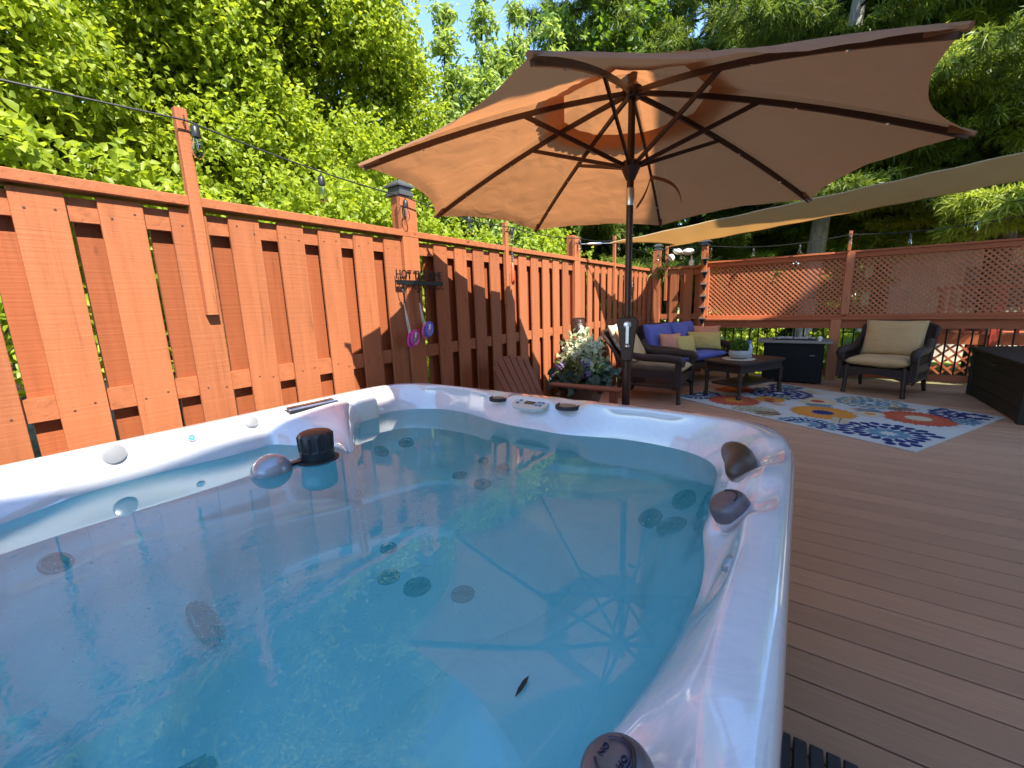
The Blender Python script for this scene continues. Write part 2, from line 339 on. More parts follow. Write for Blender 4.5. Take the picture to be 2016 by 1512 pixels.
# ------------------------------------------------------------------ fences
M['nail'] = mat('rusty_nail', (.07, .03, .02), .6)
def fence_run(label, p0, axis, L, zt, posts, first, mats, y0off=0, post_caps=()):
    """board-on-board fence along local +x (length L); inner face looks to local -y at y=0; zt(x)=top of the boards"""
    t = thing('board_fence', label, 'fence', p0, axis, 'wooden fences round the deck')
    fb = MB(); bb = MB(); k = 0; x = first
    rr = random.Random(3)
    while x < L - .05:
        w = .139 + rr.uniform(-.003, .003); w = min(w, L - x); z = zt(x)
        skip = any(px - .10 < x + w / 2 < px + .10 for px, _, _ in posts)
        if not skip:
            fb.prism([(0, -.4), (w, -.4), (w, z - .004), (w - .004, z), (.004, z), (0, z - .004)], (0, .016, 0), (x, 0, 0), (1, 0, 0), (0, 0, 1))
        xb = x + .139 + .025 + rr.uniform(-.005, .005)
        if xb + .139 < L: bb.bbox((xb, .0545, -.4), (xb + .135, .0705, z - .003))
        x += .2292
    nb_ = MB(); x = first
    while x < L - .2:
        for zo in (-.062, -.80, -1.50):
            for q in (.035, .104):
                if not any(px - .10 < x + .07 < px + .10 for px, _, _ in posts): nb_.lathe([(.0042, -.001), (.0042, .0012), (.0001, .0016)], (x + q + rr.uniform(-.008, .008), -.0003, zt(x) + zo + rr.uniform(-.02, .02)), 7, rotx(PI / 2))
        x += .2292
    nh = nb_.build('nail_heads', M['nail'], t); nh['kind'] = 'stuff'
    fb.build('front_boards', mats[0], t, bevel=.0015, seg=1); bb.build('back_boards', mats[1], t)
    for zo in (-.062, -.80, -1.50):
        m = MB(); z0, z1 = zt(0) + zo, zt(L) + zo
        m.prism([(0, z0 - .044), (L, z1 - .044), (L, z1 + .044), (0, z0 + .044)], (0, .038, 0), (0, .0163, 0), (1, 0, 0), (0, 0, 1)); m.build('rail', mats[2], t)
    m = MB(); z0, z1 = zt(0) + .012, zt(L) + .012
    m.prism([(0, z0 - .008), (L, z1 - .008), (L, z1 + .034), (0, z0 + .034)], (0, .11, 0), (0, -.026, 0), (1, 0, 0), (0, 0, 1)); m.build('cap_rail', mats[2], t, bevel=.003, seg=1)
    for px, zt_, trim in posts:
        m = MB(); m.bbox((px - .045, .018, -.4), (px + .045, .105, zt_))
        if trim: m.bbox((px - .07, -.024, -.4), (px + .07, .0165, zt_ - .02))
        po = m.build('post', mats[3], t, bevel=.003, seg=1)
        if trim and (px in post_caps):
            c = MB(); zc = zt_; c.bbox((px - .062, -.01, zc), (px + .062, .13, zc + .02)); c.bbox((px - .05, .0, zc + .02), (px + .05, .118, zc + .055))
            c.add([(px - .070, -.015, zc + .055), (px + .070, -.015, zc + .055), (px + .070, .135, zc + .055), (px - .070, .135, zc + .055), (px - .070, -.015, zc + .066), (px + .070, -.015, zc + .066), (px + .070, .135, zc + .066), (px - .070, .135, zc + .066), (px - .03, .03, zc + .10), (px + .03, .03, zc + .10), (px + .03, .09, zc + .10), (px - .03, .09, zc + .10)],
                  [(3, 2, 1, 0), (0, 1, 5, 4), (1, 2, 6, 5), (2, 3, 7, 6), (3, 0, 4, 7), (4, 5, 9, 8), (5, 6, 10, 9), (6, 7, 11, 10), (7, 4, 8, 11), (8, 9, 10, 11)])
            tag(c.build('post_cap_light', M['cap_grey'], po), 'grey solar cap light')
    return t
M['cap_grey'] = mat('grey_solar_cap', (.09, .09, .095), .35, .3)
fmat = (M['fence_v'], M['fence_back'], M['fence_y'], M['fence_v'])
# long fence: local x runs along world +Y, inner face towards +X  (rotation +90 deg: local x->+Y, local y->-X)
zt_long = lambda x: 1.70 + .0065 * max(0, x - 3.2)
FY0 = -1.5
fence_run('long red brown board fence behind the hot tub, hung with string lights', (-2.3, FY0, 0), PI / 2, 9.27, zt_long,
          [(-.08 - FY0, 1.95, False), (2.113 - FY0, 1.995, True), (4.76 - FY0, 2.03, True), (7.70 - FY0, 1.80, False)], (.291 - .2292 * 8) - FY0 + .2292 * 1, fmat, post_caps=(2.113 - FY0,))
fm2 = (M['fence_v'], M['fence_back'], M['fence_x'], M['fence_v'])
fence_run('short red brown board fence in the far corner behind the blue loveseat', (-2.30, 7.72, 0), 0, .96, lambda x: 1.745, [(.135, 2.10, True)], -.09, fm2, post_caps=(.135,))

# corner post with solar step lights where fence and lattice meet
t = thing('fence_post', 'square post with solar cap and column of small solar lights, between fence and lattice', 'post', (-1.385, 7.66, 0))
m = MB(); m.bbox((-.046, -.046, -.4), (.046, .046, 2.09)); m.build('post_shaft', M['fence_v'], t, bevel=.004, seg=1)
c = MB(); c.bbox((-.06, -.06, 2.09), (.06, .06, 2.11)); c.bbox((-.048, -.048, 2.11), (.048, .048, 2.14))
c.add([(-.09, -.09, 2.14), (.09, -.09, 2.14), (.09, .09, 2.14), (-.09, .09, 2.14), (-.085, -.085, 2.155), (.085, -.085, 2.155), (.085, .085, 2.155), (-.085, .085, 2.155), (0, 0, 2.20)],
      [(3, 2, 1, 0), (0, 1, 5, 4), (1, 2, 6, 5), (2, 3, 7, 6), (3, 0, 4, 7), (4, 5, 8), (5, 6, 8), (6, 7, 8), (7, 4, 8)]); c.build('post_cap_light', M['cap_grey'], t)
STEPZ = [1.86, 1.655, 1.46, 1.27, 1.085, .90]
names = ['topmost', 'second', 'third', 'fourth', 'fifth', 'lowest']
M['solar_dark'] = mat('dark_solar_panel', (.03, .05, .06), .25, .2)
proto = None
for i, z in enumerate(STEPZ):
    if proto is None:
        w = thing('solar_light', '', 'solar light', (-1.36, 7.614, z), 0, 'small solar lights on the corner post')
        a = MB(); a.add([(-.05, -.095, .0), (.05, -.095, .0), (.06, 0, .018), (-.06, 0, .018), (-.05, -.095, .008), (.05, -.095, .008), (.06, 0, .028), (-.06, 0, .028)], [(3, 2, 1, 0), (4, 5, 6, 7), (0, 1, 5, 4), (1, 2, 6, 5), (2, 3, 7, 6), (3, 0, 4, 7)]); a.build('solar_panel', M['cap_grey'], w)
        b = MB(); b.add([(-.03, -.07, -.004), (.03, -.07, -.004), (.042, -.001, .01), (-.042, -.001, .01), (-.012, -.03, -.075), (.012, -.03, -.075), (.016, -.001, -.075), (-.016, -.001, -.075)], [(3, 2, 1, 0), (4, 5, 6, 7), (0, 1, 5, 4), (1, 2, 6, 5), (2, 3, 7, 6), (3, 0, 4, 7)]); b.build('lamp_body', M['solar_dark'], w)
        proto = w
    else: w = copy_tree(proto)
    w.location = (-1.36, 7.614, z); w['label'] = '%s of the six wedge shaped solar lights down the corner post' % names[i]

# ------------------------------------------------------------------ lattice screen and railing
LY = 7.70
def lattice_panel(x0, x1, z0, z1, pitch, wd, th, y, mb):
    for s_ in (1, -1):
        yy = y + (th / 2 if s_ > 0 else -th / 2)
        off = x0 - (z1 - z0) - pitch
        while off < x1 + (z1 - z0) + pitch:
            # slat centre line: x = off + (z - z0)*s_ ; clip
            pts = []
            a, b = z0, z1
            if s_ > 0:
                a = max(a, z0 + x0 - off); b = min(b, z0 + x1 - off)
            else:
                a = max(a, z0 + off - x1); b = min(b, z0 + off - x0)
            if b - a > .01: mb.bar((off + (a - z0) * s_, yy, a), (off + (b - z0) * s_, yy, b), wd, th - .0004, up=(0, 1, 0))
            off += pitch
t = thing('lattice_screen', 'red brown diagonal lattice privacy screen standing on the deck railing', 'lattice screen')
for (x0, x1) in ((-1.30, .462), (.545, 2.36), (2.44, 4.3)):
    m = MB(); lattice_panel(x0, x1, .935, 1.745, .0670, .0235, .007, LY + .02, m); m.build('lattice_panel', M['lattice'], t)
m = MB(); m.bbox((-1.335, LY - .02, 1.735), (4.3, LY + .05, 1.80)); m.bbox((-1.335, LY - .045, 1.8003), (4.3, LY + .065, 1.826)); m.build('top_rail', M['rail_red'], t, bevel=.003, seg=1)
m = MB(); m.bbox((-1.335, LY - .01, .917), (4.3, LY + .05, .952)); m.build('bottom_rail', M['rail_red'], t, bevel=.003, seg=1)
for x in (-1.318,): 
    m = MB(); m.bbox((x - .017, LY - .03, .9525), (x + .017, LY + .05, 1.7345)); m.build('side_stile', M['lattice'], t)
for x in (.503, 2.40):
    m = MB(); m.bbox((x - .045, LY - .05, .9525), (x + .045, LY + .05, 1.8)); m.build('upright', M['lattice'], t, bevel=.003, seg=1)
t = thing('deck_railing', 'deck railing with wide red brown top rail and thin black balusters', 'railing')
m = MB(); m.bbox((-1.34, LY - .08, .878), (4.3, LY + .08, .9165)); m.build('top_rail', M['rail_red'], t, bevel=.004, seg=1)
m = MB(); m.bbox((-1.34, LY - .019, .755), (4.3, LY + .019, .8777)); m.build('upper_rail', M['rail_red'], t, bevel=.003, seg=1)
m = MB(); m.bbox((-1.34, LY - .019, .055), (4.3, LY + .019, .145)); m.build('lower_rail', M['rail_red'], t, bevel=.003, seg=1)
for x in (.415, 2.40):
    m = MB(); m.bbox((x - .06, LY - .09, -.4), (x + .06, LY - .02, .8775)); m.build('post', M['lattice'], t, bevel=.003, seg=1)
x = -1.25
while x < 3.3:
    m = MB(); m.tube([(x, LY + .003, .146), (x, LY + .003, .7545)], .010, 8); m.build('baluster', M['black_metal'], t); x += .118

# ------------------------------------------------------------------ light poles nailed to the fences
def light_pole(label, loc, z0, z1, rz, w=.045, dep=.036):
    t = thing('light_pole', label, 'pole', loc, rz, 'slim poles that carry the string lights')
    m = MB(); m.bbox((0, -w / 2, z0), (dep, w / 2, z1)); m.build('pole_shaft', M['fence_v'], t, bevel=.002, seg=1)
    k = MB(); k.tube([(dep, 0, z1 - .06), (dep + .015, 0, z1 - .06), (dep + .022, 0, z1 - .048), (dep + .018, 0, z1 - .035)], .0025, 6); k.build('hook', M['black_metal'], t)
    return t
light_pole('slim pole nailed to the fence above the left end of the hot tub', (-2.2995, .842, 0), 1.235, 2.112, 0)
light_pole('slim pole on the fence with a red hanging wind ornament', (-2.2995, 3.262, 0), 1.24, 1.97, 0)
light_pole('slim pole on the fence near the far corner, partly behind the umbrella pole', (-2.2995, 5.97, 0), 1.22, 2.15, 0)
light_pole('slim pole on the short corner fence under the sail tip', (-2.0, 7.7195, 0), 1.22, 2.14, -PI / 2)
light_pole('slim pole rising from the middle of the lattice screen', (.472, 7.649, 0), 1.83, 2.09, -PI / 2, .04, .03)

# ------------------------------------------------------------------ string lights
def string_lights(label, knots, bulbs, name='string_lights'):
    t = thing(name, label, 'string lights', (0, 0, 0), 0, 'string lights')
    pts = []
    for (a, b, sag) in knots:
        for i in range(13):
            f = i / 12; p = V(a).lerp(V(b), f); p.z -= sag * 4 * f * (1 - f); pts.append(p)
    m = MB(); m.tube(pts, .0042, 6); m.build('cord', M['cord'], t, smooth=True)
    for (bx, by, bz, ln) in bulbs:
        s = MB(); s.tube([(bx, by, bz + ln), (bx, by, bz + .045)], .0045, 6); s.lathe([(.004, .062), (.012, .058), (.0165, .05), (.0185, .02), (.0175, .012), (.0001, .012)], (bx, by, bz), 12); 
        sk_ = s.build('socket', M['black_plastic'], t, smooth=True)
        b = MB(); b.lathe([(.012, .012), (.014, .0), (.022, -.022), (.0255, -.04), (.022, -.058), (.012, -.072), (.0001, -.078)], (bx, by, bz), 14); b.build('bulb', M['glass'], sk_, smooth=True)
        f = MB(); f.tube([(bx - .004, by, bz + .01), (bx - .008, by, bz - .03), (bx, by, bz - .04), (bx + .008, by, bz - .03), (bx + .004, by, bz + .01)], .0012, 5); f.build('filament', M['silver'], sk_)
FX = -2.238
string_lights('black string lights with clear bulbs draped along the board fence', [((FX, -1.4, 1.93), (FX, .842, 2.056), .012), ((FX, .842, 2.056), (FX, 2.075, 1.962), .022), ((FX, 2.075, 1.962), (FX, 3.26, 1.925), .03), ((FX, 3.26, 1.925), (FX, 4.72, 1.985), .03), ((FX, 4.72, 1.985), (FX, 5.97, 2.10), .03), ((FX, 5.97, 2.10), (-2.17, 7.62, 2.05), .06), ((-2.17, 7.62, 2.05), (-1.99, 7.66, 2.10), .012), ((-1.99, 7.66, 2.10), (-1.42, 7.6, 2.09), .02)],
    [(FX, .875, 1.985, .065), (FX, 1.452, 1.905, .075), (FX, 2.05, 1.885, .07), (FX, 2.70, 1.875, .055), (FX, 3.30, 1.86, .06), (FX, 4.735, 1.905, .07), (FX, 6.03, 2.02, .07), (-2.12, 7.62, 1.96, .08), (-1.74, 7.62, 1.95, .11)])
string_lights('black string lights with clear bulbs hung above the lattice screen', [((-1.42, 7.6, 2.09), (.46, 7.61, 2.04), .085), ((.46, 7.61, 2.04), (3.6, 7.6, 2.50), .2)],
    [(-1.285, 7.605, 1.97, .09), (-.69, 7.605, 1.905, .09), (-.10, 7.605, 1.90, .08), (.47, 7.612, 1.965, .06), (1.08, 7.605, 1.90, .09), (1.66, 7.605, 2.00, .06)])

# ------------------------------------------------------------------ shade sail
t = thing('shade_sail', 'tan shade sail stretched above the seating corner', 'shade sail')
A0, A1 = V((-2.02, 5.13, 1.945)), V((2.55, 6.95, 2.715)); B0, B1 = V((-1.93, 7.60, 2.122)), V((2.95, 8.15, 2.645))
def near(u): 
    p = A0.lerp(A1, u); p.y += .05 * 4 * u * (1 - u); return p
def far(u):
    p = B0.lerp(B1, u); p.y -= .80 * 4 * u * (1 - u) * (1 - .25 * u); p.z = 2.1875 + .0905 * (p.x + 1) + .139 * (p.y - 7.5); return p
def sailp(u, v):
    a, b = near(u), far(u); p = a.lerp(b, v)
    bow = .30 * 4 * v * (1 - v) * (1 - u) ** 6 - .3 * 4 * v * (1 - v) * u ** 6
    return (p.x + bow, p.y, p.z - .05 * 4 * v * (1 - v) * math.sin(PI * min(1, u * 1.0)) + .004 * math.sin(u * 60 + v * 7))
m = MB(); m.grid(sailp, 70, 20); sf = m.build('sail_fabric', M['sail'], t, smooth=True); so_ = sf.modifiers.new('th', 'SOLIDIFY'); so_.thickness = .002
for f in (lambda u: sailp(u, 0), lambda u: sailp(u, 1), lambda u: sailp(0, u), lambda u: sailp(1, u)):
    m = MB(); m.tube([f(i / 40) for i in range(41)], .008, 6); m.build('hem', M['sail'], t, smooth=True)
m = MB(); p = V(sailp(0, 0)); q = V((-2.275, 4.80, 1.93)); dd = (q - p)
m.tube([p, p + dd * .25], .006, 6); m.tube([p + dd * .25, p + dd * .32, p + dd * .66, p + dd * .74], [.006, .016, .016, .006], 8); m.tube([p + dd * .74, q], .006, 6); m.build('turnbuckle', M['silver'], t, smooth=True)
m = MB(); m.tube([sailp(0, 1), (-1.985, 7.68, 2.12)], .004, 6); m.build('tie_cord', M['white_plastic'], t)

# ------------------------------------------------------------------ the house whose shade lies over the deck (beside the deck)
n = NT('lap_siding'); c = n.coord(); w = n.n('ShaderNodeTexWave', wave_type='BANDS', bands_direction='Z', wave_profile='SAW'); n.l(c, w.inputs[0]); w.inputs['Scale'].default_value = .31 * 5
M['siding'] = n.done(n.pbsdf((.80, .76, .70), .6, 0, n.bump(w.outputs['Fac'], .6, .02), .3))
M['shingle'] = mat('brown_shingle', (.16, .12, .09), .9, 0, .2, .35, 22, .7, .02)
M['pane'] = mat('window_pane', (.03, .035, .04), .05, 0, .8, .02, 3, 0)
M['white_trim'] = mat('white_trim', (.72, .71, .68), .5, 0, .4, .04, 8, .05)
t = thing('house', 'two storey house with pale lap siding along the right edge of the deck', 'house')
m = MB(); m.prism([(2.62, -.45), (26.4, -.45), (26.4, 6.18), (14.5, 17.05), (2.62, 6.18)], (0, 13.62, 0), (0, -9, 0), (1, 0, 0), (0, 0, 1)); m.build('wall', M['siding'], t)
m = MB(); m.prism([(2.25, 6.21), (2.25, 6.36), (14.5, 17.63), (26.75, 6.36), (26.75, 6.21), (14.5, 17.46)], (0, 13.78, 0), (0, -9.1, 0), (1, 0, 0), (0, 0, 1)); m.build('roof', M['shingle'], t)
for (y0, z0) in ((-5, 1.0), (-1.4, 1.0), (2.0, 1.0), (-4, 3.9), (0, 3.9), (3.2, 3.9)):
    m = MB(); m.bbox((2.58, y0, z0), (2.619, y0 + 1.1, z0 + 1.3)); f = m.build('window', M['white_trim'], t)
    m = MB(); m.bbox((2.57, y0 + .07, z0 + .07), (2.579, y0 + 1.03, z0 + 1.23)); m.build('pane', M['pane'], f)

# ------------------------------------------------------------------ neighbouring plot behind the lattice
t = thing('neighbour_house', 'low grey sided house with brown shingle roof beyond the lattice', 'house')
M['grey_siding'] = mat('grey_siding', (.84, .74, .68), .7, 0, .3, .06, 3, .2)
m = MB(); m.bbox((1.75, 14.0, -.45), (10, 20, 2.25)); m.build('wall', M['grey_siding'], t)
m = MB(); m.prism([(13.5, 2.25), (13.5, 2.36), (17, 4.3), (20.5, 2.36), (20.5, 2.25)], (8.8, 0, 0), (1.45, 0, 0), (0, 1, 0), (0, 0, 1)); m.build('roof', M['shingle'], t)
m = MB(); m.bbox((2.95, 13.96, .75), (4.3, 13.999, 1.85)); f = m.build('window', M['white_trim'], t); m = MB(); m.bbox((3.03, 13.94, .83), (4.22, 13.959, 1.77)); m.build('pane', M['pane'], f)
t = thing('neighbour_deck', 'red painted raised deck with lattice skirt seen through the railing', 'deck')
M['red_paint'] = mat('red_paint', (.42, .05, .035), .55, 0, .4, .15, 6, .1); M['orange_stain'] = mat('orange_stain', (.40, .11, .05), .6, 0, .3, .15, 6, .1)
m = MB(); m.bbox((2.0, 10.8, .28), (4.6, 10.84, .46)); m.build('rim_board', M['orange_stain'], t)
m = MB(); m.bbox((2.0, 10.86, .40), (4.6, 13.4, .45)); m.build('deck_boards', M['orange_stain'], t)
m = MB(); lattice_panel(2.0, 4.6, -.28, .28, .19, .035, .01, 10.82, m); m.build('lattice_skirt', M['orange_stain'], t)
for x in (2.05, 2.75, 3.45, 4.15):
    m = MB(); m.bbox((x, 10.75, .28), (x + .06, 10.798, 1.25)); m.build('post', M['red_paint'], t)
m = MB(); m.bbox((2.0, 10.75, 1.2502), (4.6, 10.86, 1.30)); m.build('top_rail', M['red_paint'], t)
x = 2.2
while x < 4.5:
    m = MB(); m.bar((x, 10.82, .47), (x, 10.82, 1.249), .03, .03); m.build('baluster', M['red_paint'], t); x += .22


# ================================================================== HOT TUB
from mathutils.bvhtree import BVHTree
CX, CY = -1.055, .755; NT_ = 480
sc_ = 1.034
wlpts = [(-1.861, .068), (-1.90, .15), (-1.943, .235), (-1.952, .34), (-1.947, .44), (-1.922, .589), (-1.90, .70), (-1.90, .85), (-1.93, 1.05), (-1.935, 1.341), (-1.903, 1.481), (-1.848, 1.60), (-1.716, 1.680), (-1.546, 1.700), (-1.38, 1.665), (-1.261, 1.623), (-1.09, 1.602), (-.849, 1.595), (-.70, 1.635), (-.556, 1.672), (-.442, 1.665), (-.30, 1.64), (-.207, 1.56), (-.185, 1.45), (-.187, 1.33), (-.175, 1.20), (-.168, 1.06), (-.128, .886), (-.124, .794), (-.139, .642), (-.166, .479), (-.19, .389), (-.20, .27), (-.185, .12), (-.20, .02), (-.30, -.08), (-.5, -.12), (-.75, -.10), (-1.05, -.06), (-1.35, -.10), (-1.6, -.12), (-1.78, -.07), (-1.85, .0)]
wl = np.array(wlpts) * sc_ ; ang = np.arctan2(wl[:, 1] - CY, wl[:, 0] - CX); rad = np.hypot(wl[:, 0] - CX, wl[:, 1] - CY); od = np.argsort(ang); ang, rad = ang[od], rad[od]
TH = np.linspace(-PI, PI, NT_, endpoint=False)
rw = np.interp(TH, np.concatenate([ang[-3:] - 2 * PI, ang, ang[:3] + 2 * PI]), np.concatenate([rad[-3:], rad, rad[:3]]))
def smooth(a, s):
    k = np.exp(-.5 * (np.arange(-20, 21) / s) ** 2); k /= k.sum(); return np.real(np.convolve(np.concatenate([a[-20:], a, a[:20]]), k, 'valid'))
rw = smooth(rw, 3.6); rw0 = rw.copy()
na = np.radians([140, 145.5, 147.2, 148.6, 150.2, 151.6, 153.7, 155.2, 157, 159.6, 163.5, 168, 172, 176]); nv_ = np.interp(na, TH, rw); nv_[1:-2] = [1.06, 1.03, .86, .66, .565, .545, .585, .655, .72, .78, .82]
mk = (TH > na[0]) & (TH < na[-1]); rw[mk] = np.interp(TH[mk], na, nv_); rw = np.minimum(rw, np.maximum(rw0, rw)); rw = smooth(rw, 1.1); rw = np.where(mk, np.minimum(rw, rw0 + .01), rw)
def sq(a, b, nn): return (np.abs(np.cos(TH) / a) ** nn + np.abs(np.sin(TH) / b) ** nn) ** (-1 / nn)
ro = sq(1.075, 1.065, 9); ro = smooth(ro, 2.5)
HT = thing('hot_tub', 'square white marbled hot tub full of blue water', 'hot tub')
rt_ = np.maximum(ro - .085, rw0 + .035)
rt_ = np.minimum(rt_, ro - .05)
RZ = .78
rings = []
def ring(r, z): rings.append((r, np.full(NT_, z) if np.isscalar(z) else z))
ring(ro - .02, .66); ring(ro - .004, .665); ring(ro, .68); ring(ro, .70); ring(ro + .001, .735); ring(ro - .002, .755); ring(ro - .010, .770); ring(ro - .022, RZ - .002); ring(ro - .035, RZ)
ring(rt_ + .012, RZ); ring(rt_ + .003, RZ - .0005); ring(rt_ - .002, RZ - .0035); ring(rt_ * .82 + rw * .18 + .004, RZ - .014)
for f, z in ((.38, .752), (.56, .728), (.72, .703), (.86, .675), (1.0, WZ)): ring(rt_ * (1 - f) + rw * f + .012 * math.sin(PI * f), z)
for k, z in ((.995, .61), (.985, .575), (.965, .54), (.94, .505), (.90, .475), (.85, .455)): ring(rw * k, z)
# seats: rim of the footwell, lobed
lobe = 1 + .085 * np.cos(4 * (TH - .42)) + .05 * np.cos(3 * (TH + 1.1)); rs = .56 * lobe
rs = np.minimum(rs, rw0 * .74); rs = np.minimum(rs, rw * .9)
seatz = .44 + .025 * np.cos(3 * TH + .8)
ring(rw * .6 + rs * .4, seatz - .004); ring(rw * .3 + rs * .7, seatz); ring(rs + .02, seatz - .004); ring(rs, seatz - .02); ring(rs - .02, seatz - .06); ring(rs - .05, .30); ring(rs - .08, .255); ring(rs - .12, .235); ring(rs * .55, .23); ring(rs * .25, .228)
vx = []; 
for r_, z in rings:
    vx.append(np.stack([CX + r_ * np.cos(TH), CY + r_ * np.sin(TH), z], 1))
P = np.concatenate(vx)
def dent(cx, cy, rx, ry, dz, zmin=.60, p=2):
    global P
    q = ((P[:, 0] - cx) / rx) ** 2 + ((P[:, 1] - cy) / ry) ** 2
    w = np.exp(-q ** p) * (P[:, 2] > zmin); P[:, 2] -= dz * w
# cup holders and control panel land on the far rim, pillow pockets on the right rim
dent(-1.29, 1.735, .075, .05, .022, .70, 2); dent(-.885, 1.735, .085, .055, .024, .70, 2)
dent(-1.70, 1.72, .16, .045, .012, .70, 1)
dent(-.085, 1.43, .06, .10, .040, .66, 2); dent(-.080, 1.10, .055, .09, .040, .66, 2); dent(-.10, .86, .045, .14, .030, .66, 1); dent(-.105, .37, .065, .10, .04, .66, 2)
dent(-2.0, .24, .05, .25, .012, .68, 1); dent(-1.99, .63, .05, .2, -.010, .66, 1)
nr = len(rings); idx = np.arange(nr * NT_).reshape(nr, NT_)
q = np.stack([idx[:-1], idx[1:], np.roll(idx[1:], -1, 1), np.roll(idx[:-1], -1, 1)], -1).reshape(-1, 4)
q = q[:, ::-1]
sh = fast_mesh('shell', P, q, M['acrylic'], HT, smooth=True)
m = MB(); last = P[idx[-1]]; m.add([tuple(v) for v in last[::6]], [tuple(range(len(last[::6])))]); fl = m.build('footwell_floor', M['acrylic'], HT)
BV = BVHTree.FromPolygons([tuple(v) for v in P], [tuple(f) for f in q])
# cabinet below the rim
M['cabinet'] = mat('dark_cabinet', (.035, .038, .05), .6, 0, .3, .2, 12, .3)
m = MB(); rc = ro - .035; cv = [(CX + r_ * math.cos(t), CY + r_ * math.sin(t)) for r_, t in zip(rc[::4], TH[::4])]; k = len(cv)
m.add([(x, y, .003) for x, y in cv] + [(x, y, .662) for x, y in cv], [(i, (i + 1) % k, k + (i + 1) % k, k + i) for i in range(k)]); m.build('cabinet', M['cabinet'], HT)
# water body: closed, its rim slightly inside the shell wall
m = MB()
def wring(r_, z): return [(CX + a * math.cos(t), CY + a * math.sin(t), z) for a, t in zip(r_, TH)]
top = wring(rw + .006, WZ); bot = wring(rw + .006, .18)
k = NT_
m.add(top + bot, [tuple(range(k)), tuple(range(2 * k - 1, k - 1, -1))] + [((i + 1) % k, i, k + i, k + (i + 1) % k) for i in range(k)])
wat = m.build('water', M['water'], HT)

def snap(o, dr):
    h = BV.ray_cast(V(o), V(dr).normalized()); return h[0], h[1]
M['chrome'] = mat('dark_chrome', (.15, .155, .165), .2, .5, .5, .05, 20, .02)
def jet(pos, nrm, r=.036, cat=0):
    nrm = V(nrm).normalized()
    mt = to_dir(nrm); a = MB(); a.lathe([(r, -.004), (r, .004), (r * .94, .009), (r * .78, .010), (r * .70, .004), (r * .66, .002)], pos, 24, mt)
    j = a.build('jet', M['chrome'] if cat == 0 else M['grey_plastic'], HT, smooth=True)
    b = MB(); b.lathe([(r * .66, .0018), (r * .50, .007), (r * .34, .008), (r * .30, .003), (r * .0001, .0035)], pos, 18, mt); b.build('nozzle', M['black_plastic'], j, smooth=True)
    c2 = MB()
    for i in range(5):
        t = i * 2 * PI / 5; c2.bar(V(pos) + mt @ V((r * .30 * math.cos(t), r * .30 * math.sin(t), .008)), V(pos) + mt @ V((r * .68 * math.cos(t), r * .68 * math.sin(t), .006)), r * .12, .003, up=nrm)
    c2.build('spoke', M['chrome'], j)
JETS = [(-1.85, 1.383, 0.467, 0.458, 0.084, 0.885, 0.036, 0), (-1.824, 1.542, 0.474, 0.254, -0.185, 0.949, 0.036, 0), (-1.276, 1.553, 0.457, -0.103, -0.416, 0.904, 0.03, 0), (-1.135, 1.533, 0.457, -0.036, -0.406, 0.913, 0.03, 0), (-1.256, 1.36, 0.462, -0.016, -0.045, 0.999, 0.03, 0), (-1.111, 1.349, 0.459, 0.051, -0.042, 0.998, 0.034, 0), (-0.308, 1.566, 0.493, -0.397, -0.356, 0.846, 0.042, 0), (-0.41, 1.482, 0.426, -0.356, -0.411, 0.84, 0.04, 0), (-0.315, 1.41, 0.46, -0.376, -0.062, 0.925, 0.046, 0), (-0.218, 1.478, 0.553, -0.873, -0.109, 0.475, 0.03, 0), (-0.217, 1.417, 0.547, -0.889, -0.045, 0.457, 0.03, 0), (-0.202, 1.296, 0.564, -0.886, -0.062, 0.46, 0.03, 0), (-1.372, 1.018, 0.235, 0.038, -0.019, 0.999, 0.03, 0), (-1.222, 0.894, 0.229, 0.011, -0.006, 1.0, 0.036, 0), (-0.916, 0.972, 0.229, -0.004, -0.012, 1.0, 0.036, 0), (-1.283, 0.337, 0.405, 0.343, 0.827, 0.445, 0.06, 0), (-1.866, 0.151, 0.486, 0.53, 0.218, 0.819, 0.034, 0)]

JETS = JETS + [(-1.085, .913, .231, 0, 0, 1, .042, 0)]
for (x, y, z, nx, ny, nz, r_, ct) in JETS: jet((x, y, z), (nx, ny, nz), r_ * 1.2, ct)

def onshell(x, y): 
    h = snap((x, y, 1.5), (0, 0, -1)); return h[0], h[1]
# rim fittings
pos, nr_ = onshell(-1.075, 1.715)
pd = V((0, -.28, 1)).normalized(); fr_ = to_dir(pd); ctr = V((-1.075, 1.705, pos.z + .006))
def oval(a, b, nn=2.6, k=40): return [(a * abs(math.cos(t)) ** (2 / nn) * (1 if math.cos(t) > 0 else -1), b * abs(math.sin(t)) ** (2 / nn) * (1 if math.sin(t) > 0 else -1)) for t in [2 * PI * i / k for i in range(k)]]
tilt = rotx(-math.atan2(-.28, 1)) if False else rotx(math.atan2(.28, 1))
ux = tilt @ V((1, 0, 0)); uy = tilt @ V((0, 1, 0)); uz = tilt @ V((0, 0, 1))
M['panel_grey'] = mat('panel_grey', (.62, .63, .60), .3, 0, .5, .06, 30, .03); M['lcd'] = mat('brown_display', (.10, .04, .03), .15, 0, .5, .1, 30, 0); M['btn'] = mat('blue_button', (.10, .22, .40), .35)
m = MB(); m.prism(oval(.098, .056), uz * .014, ctr - uz * .008, ux, uy); m.prism(oval(.098, .056), uz * .001, ctr - uz * .009, ux, uy); cp = m.build('control_panel', M['panel_grey'], HT, bevel=.004)
m = MB(); m.prism([(-.030, -.012), (.026, -.012), (.026, .016), (-.030, .016)], uz * .002, ctr + uz * .0062, ux, uy); m.build('display', M['lcd'], cp)
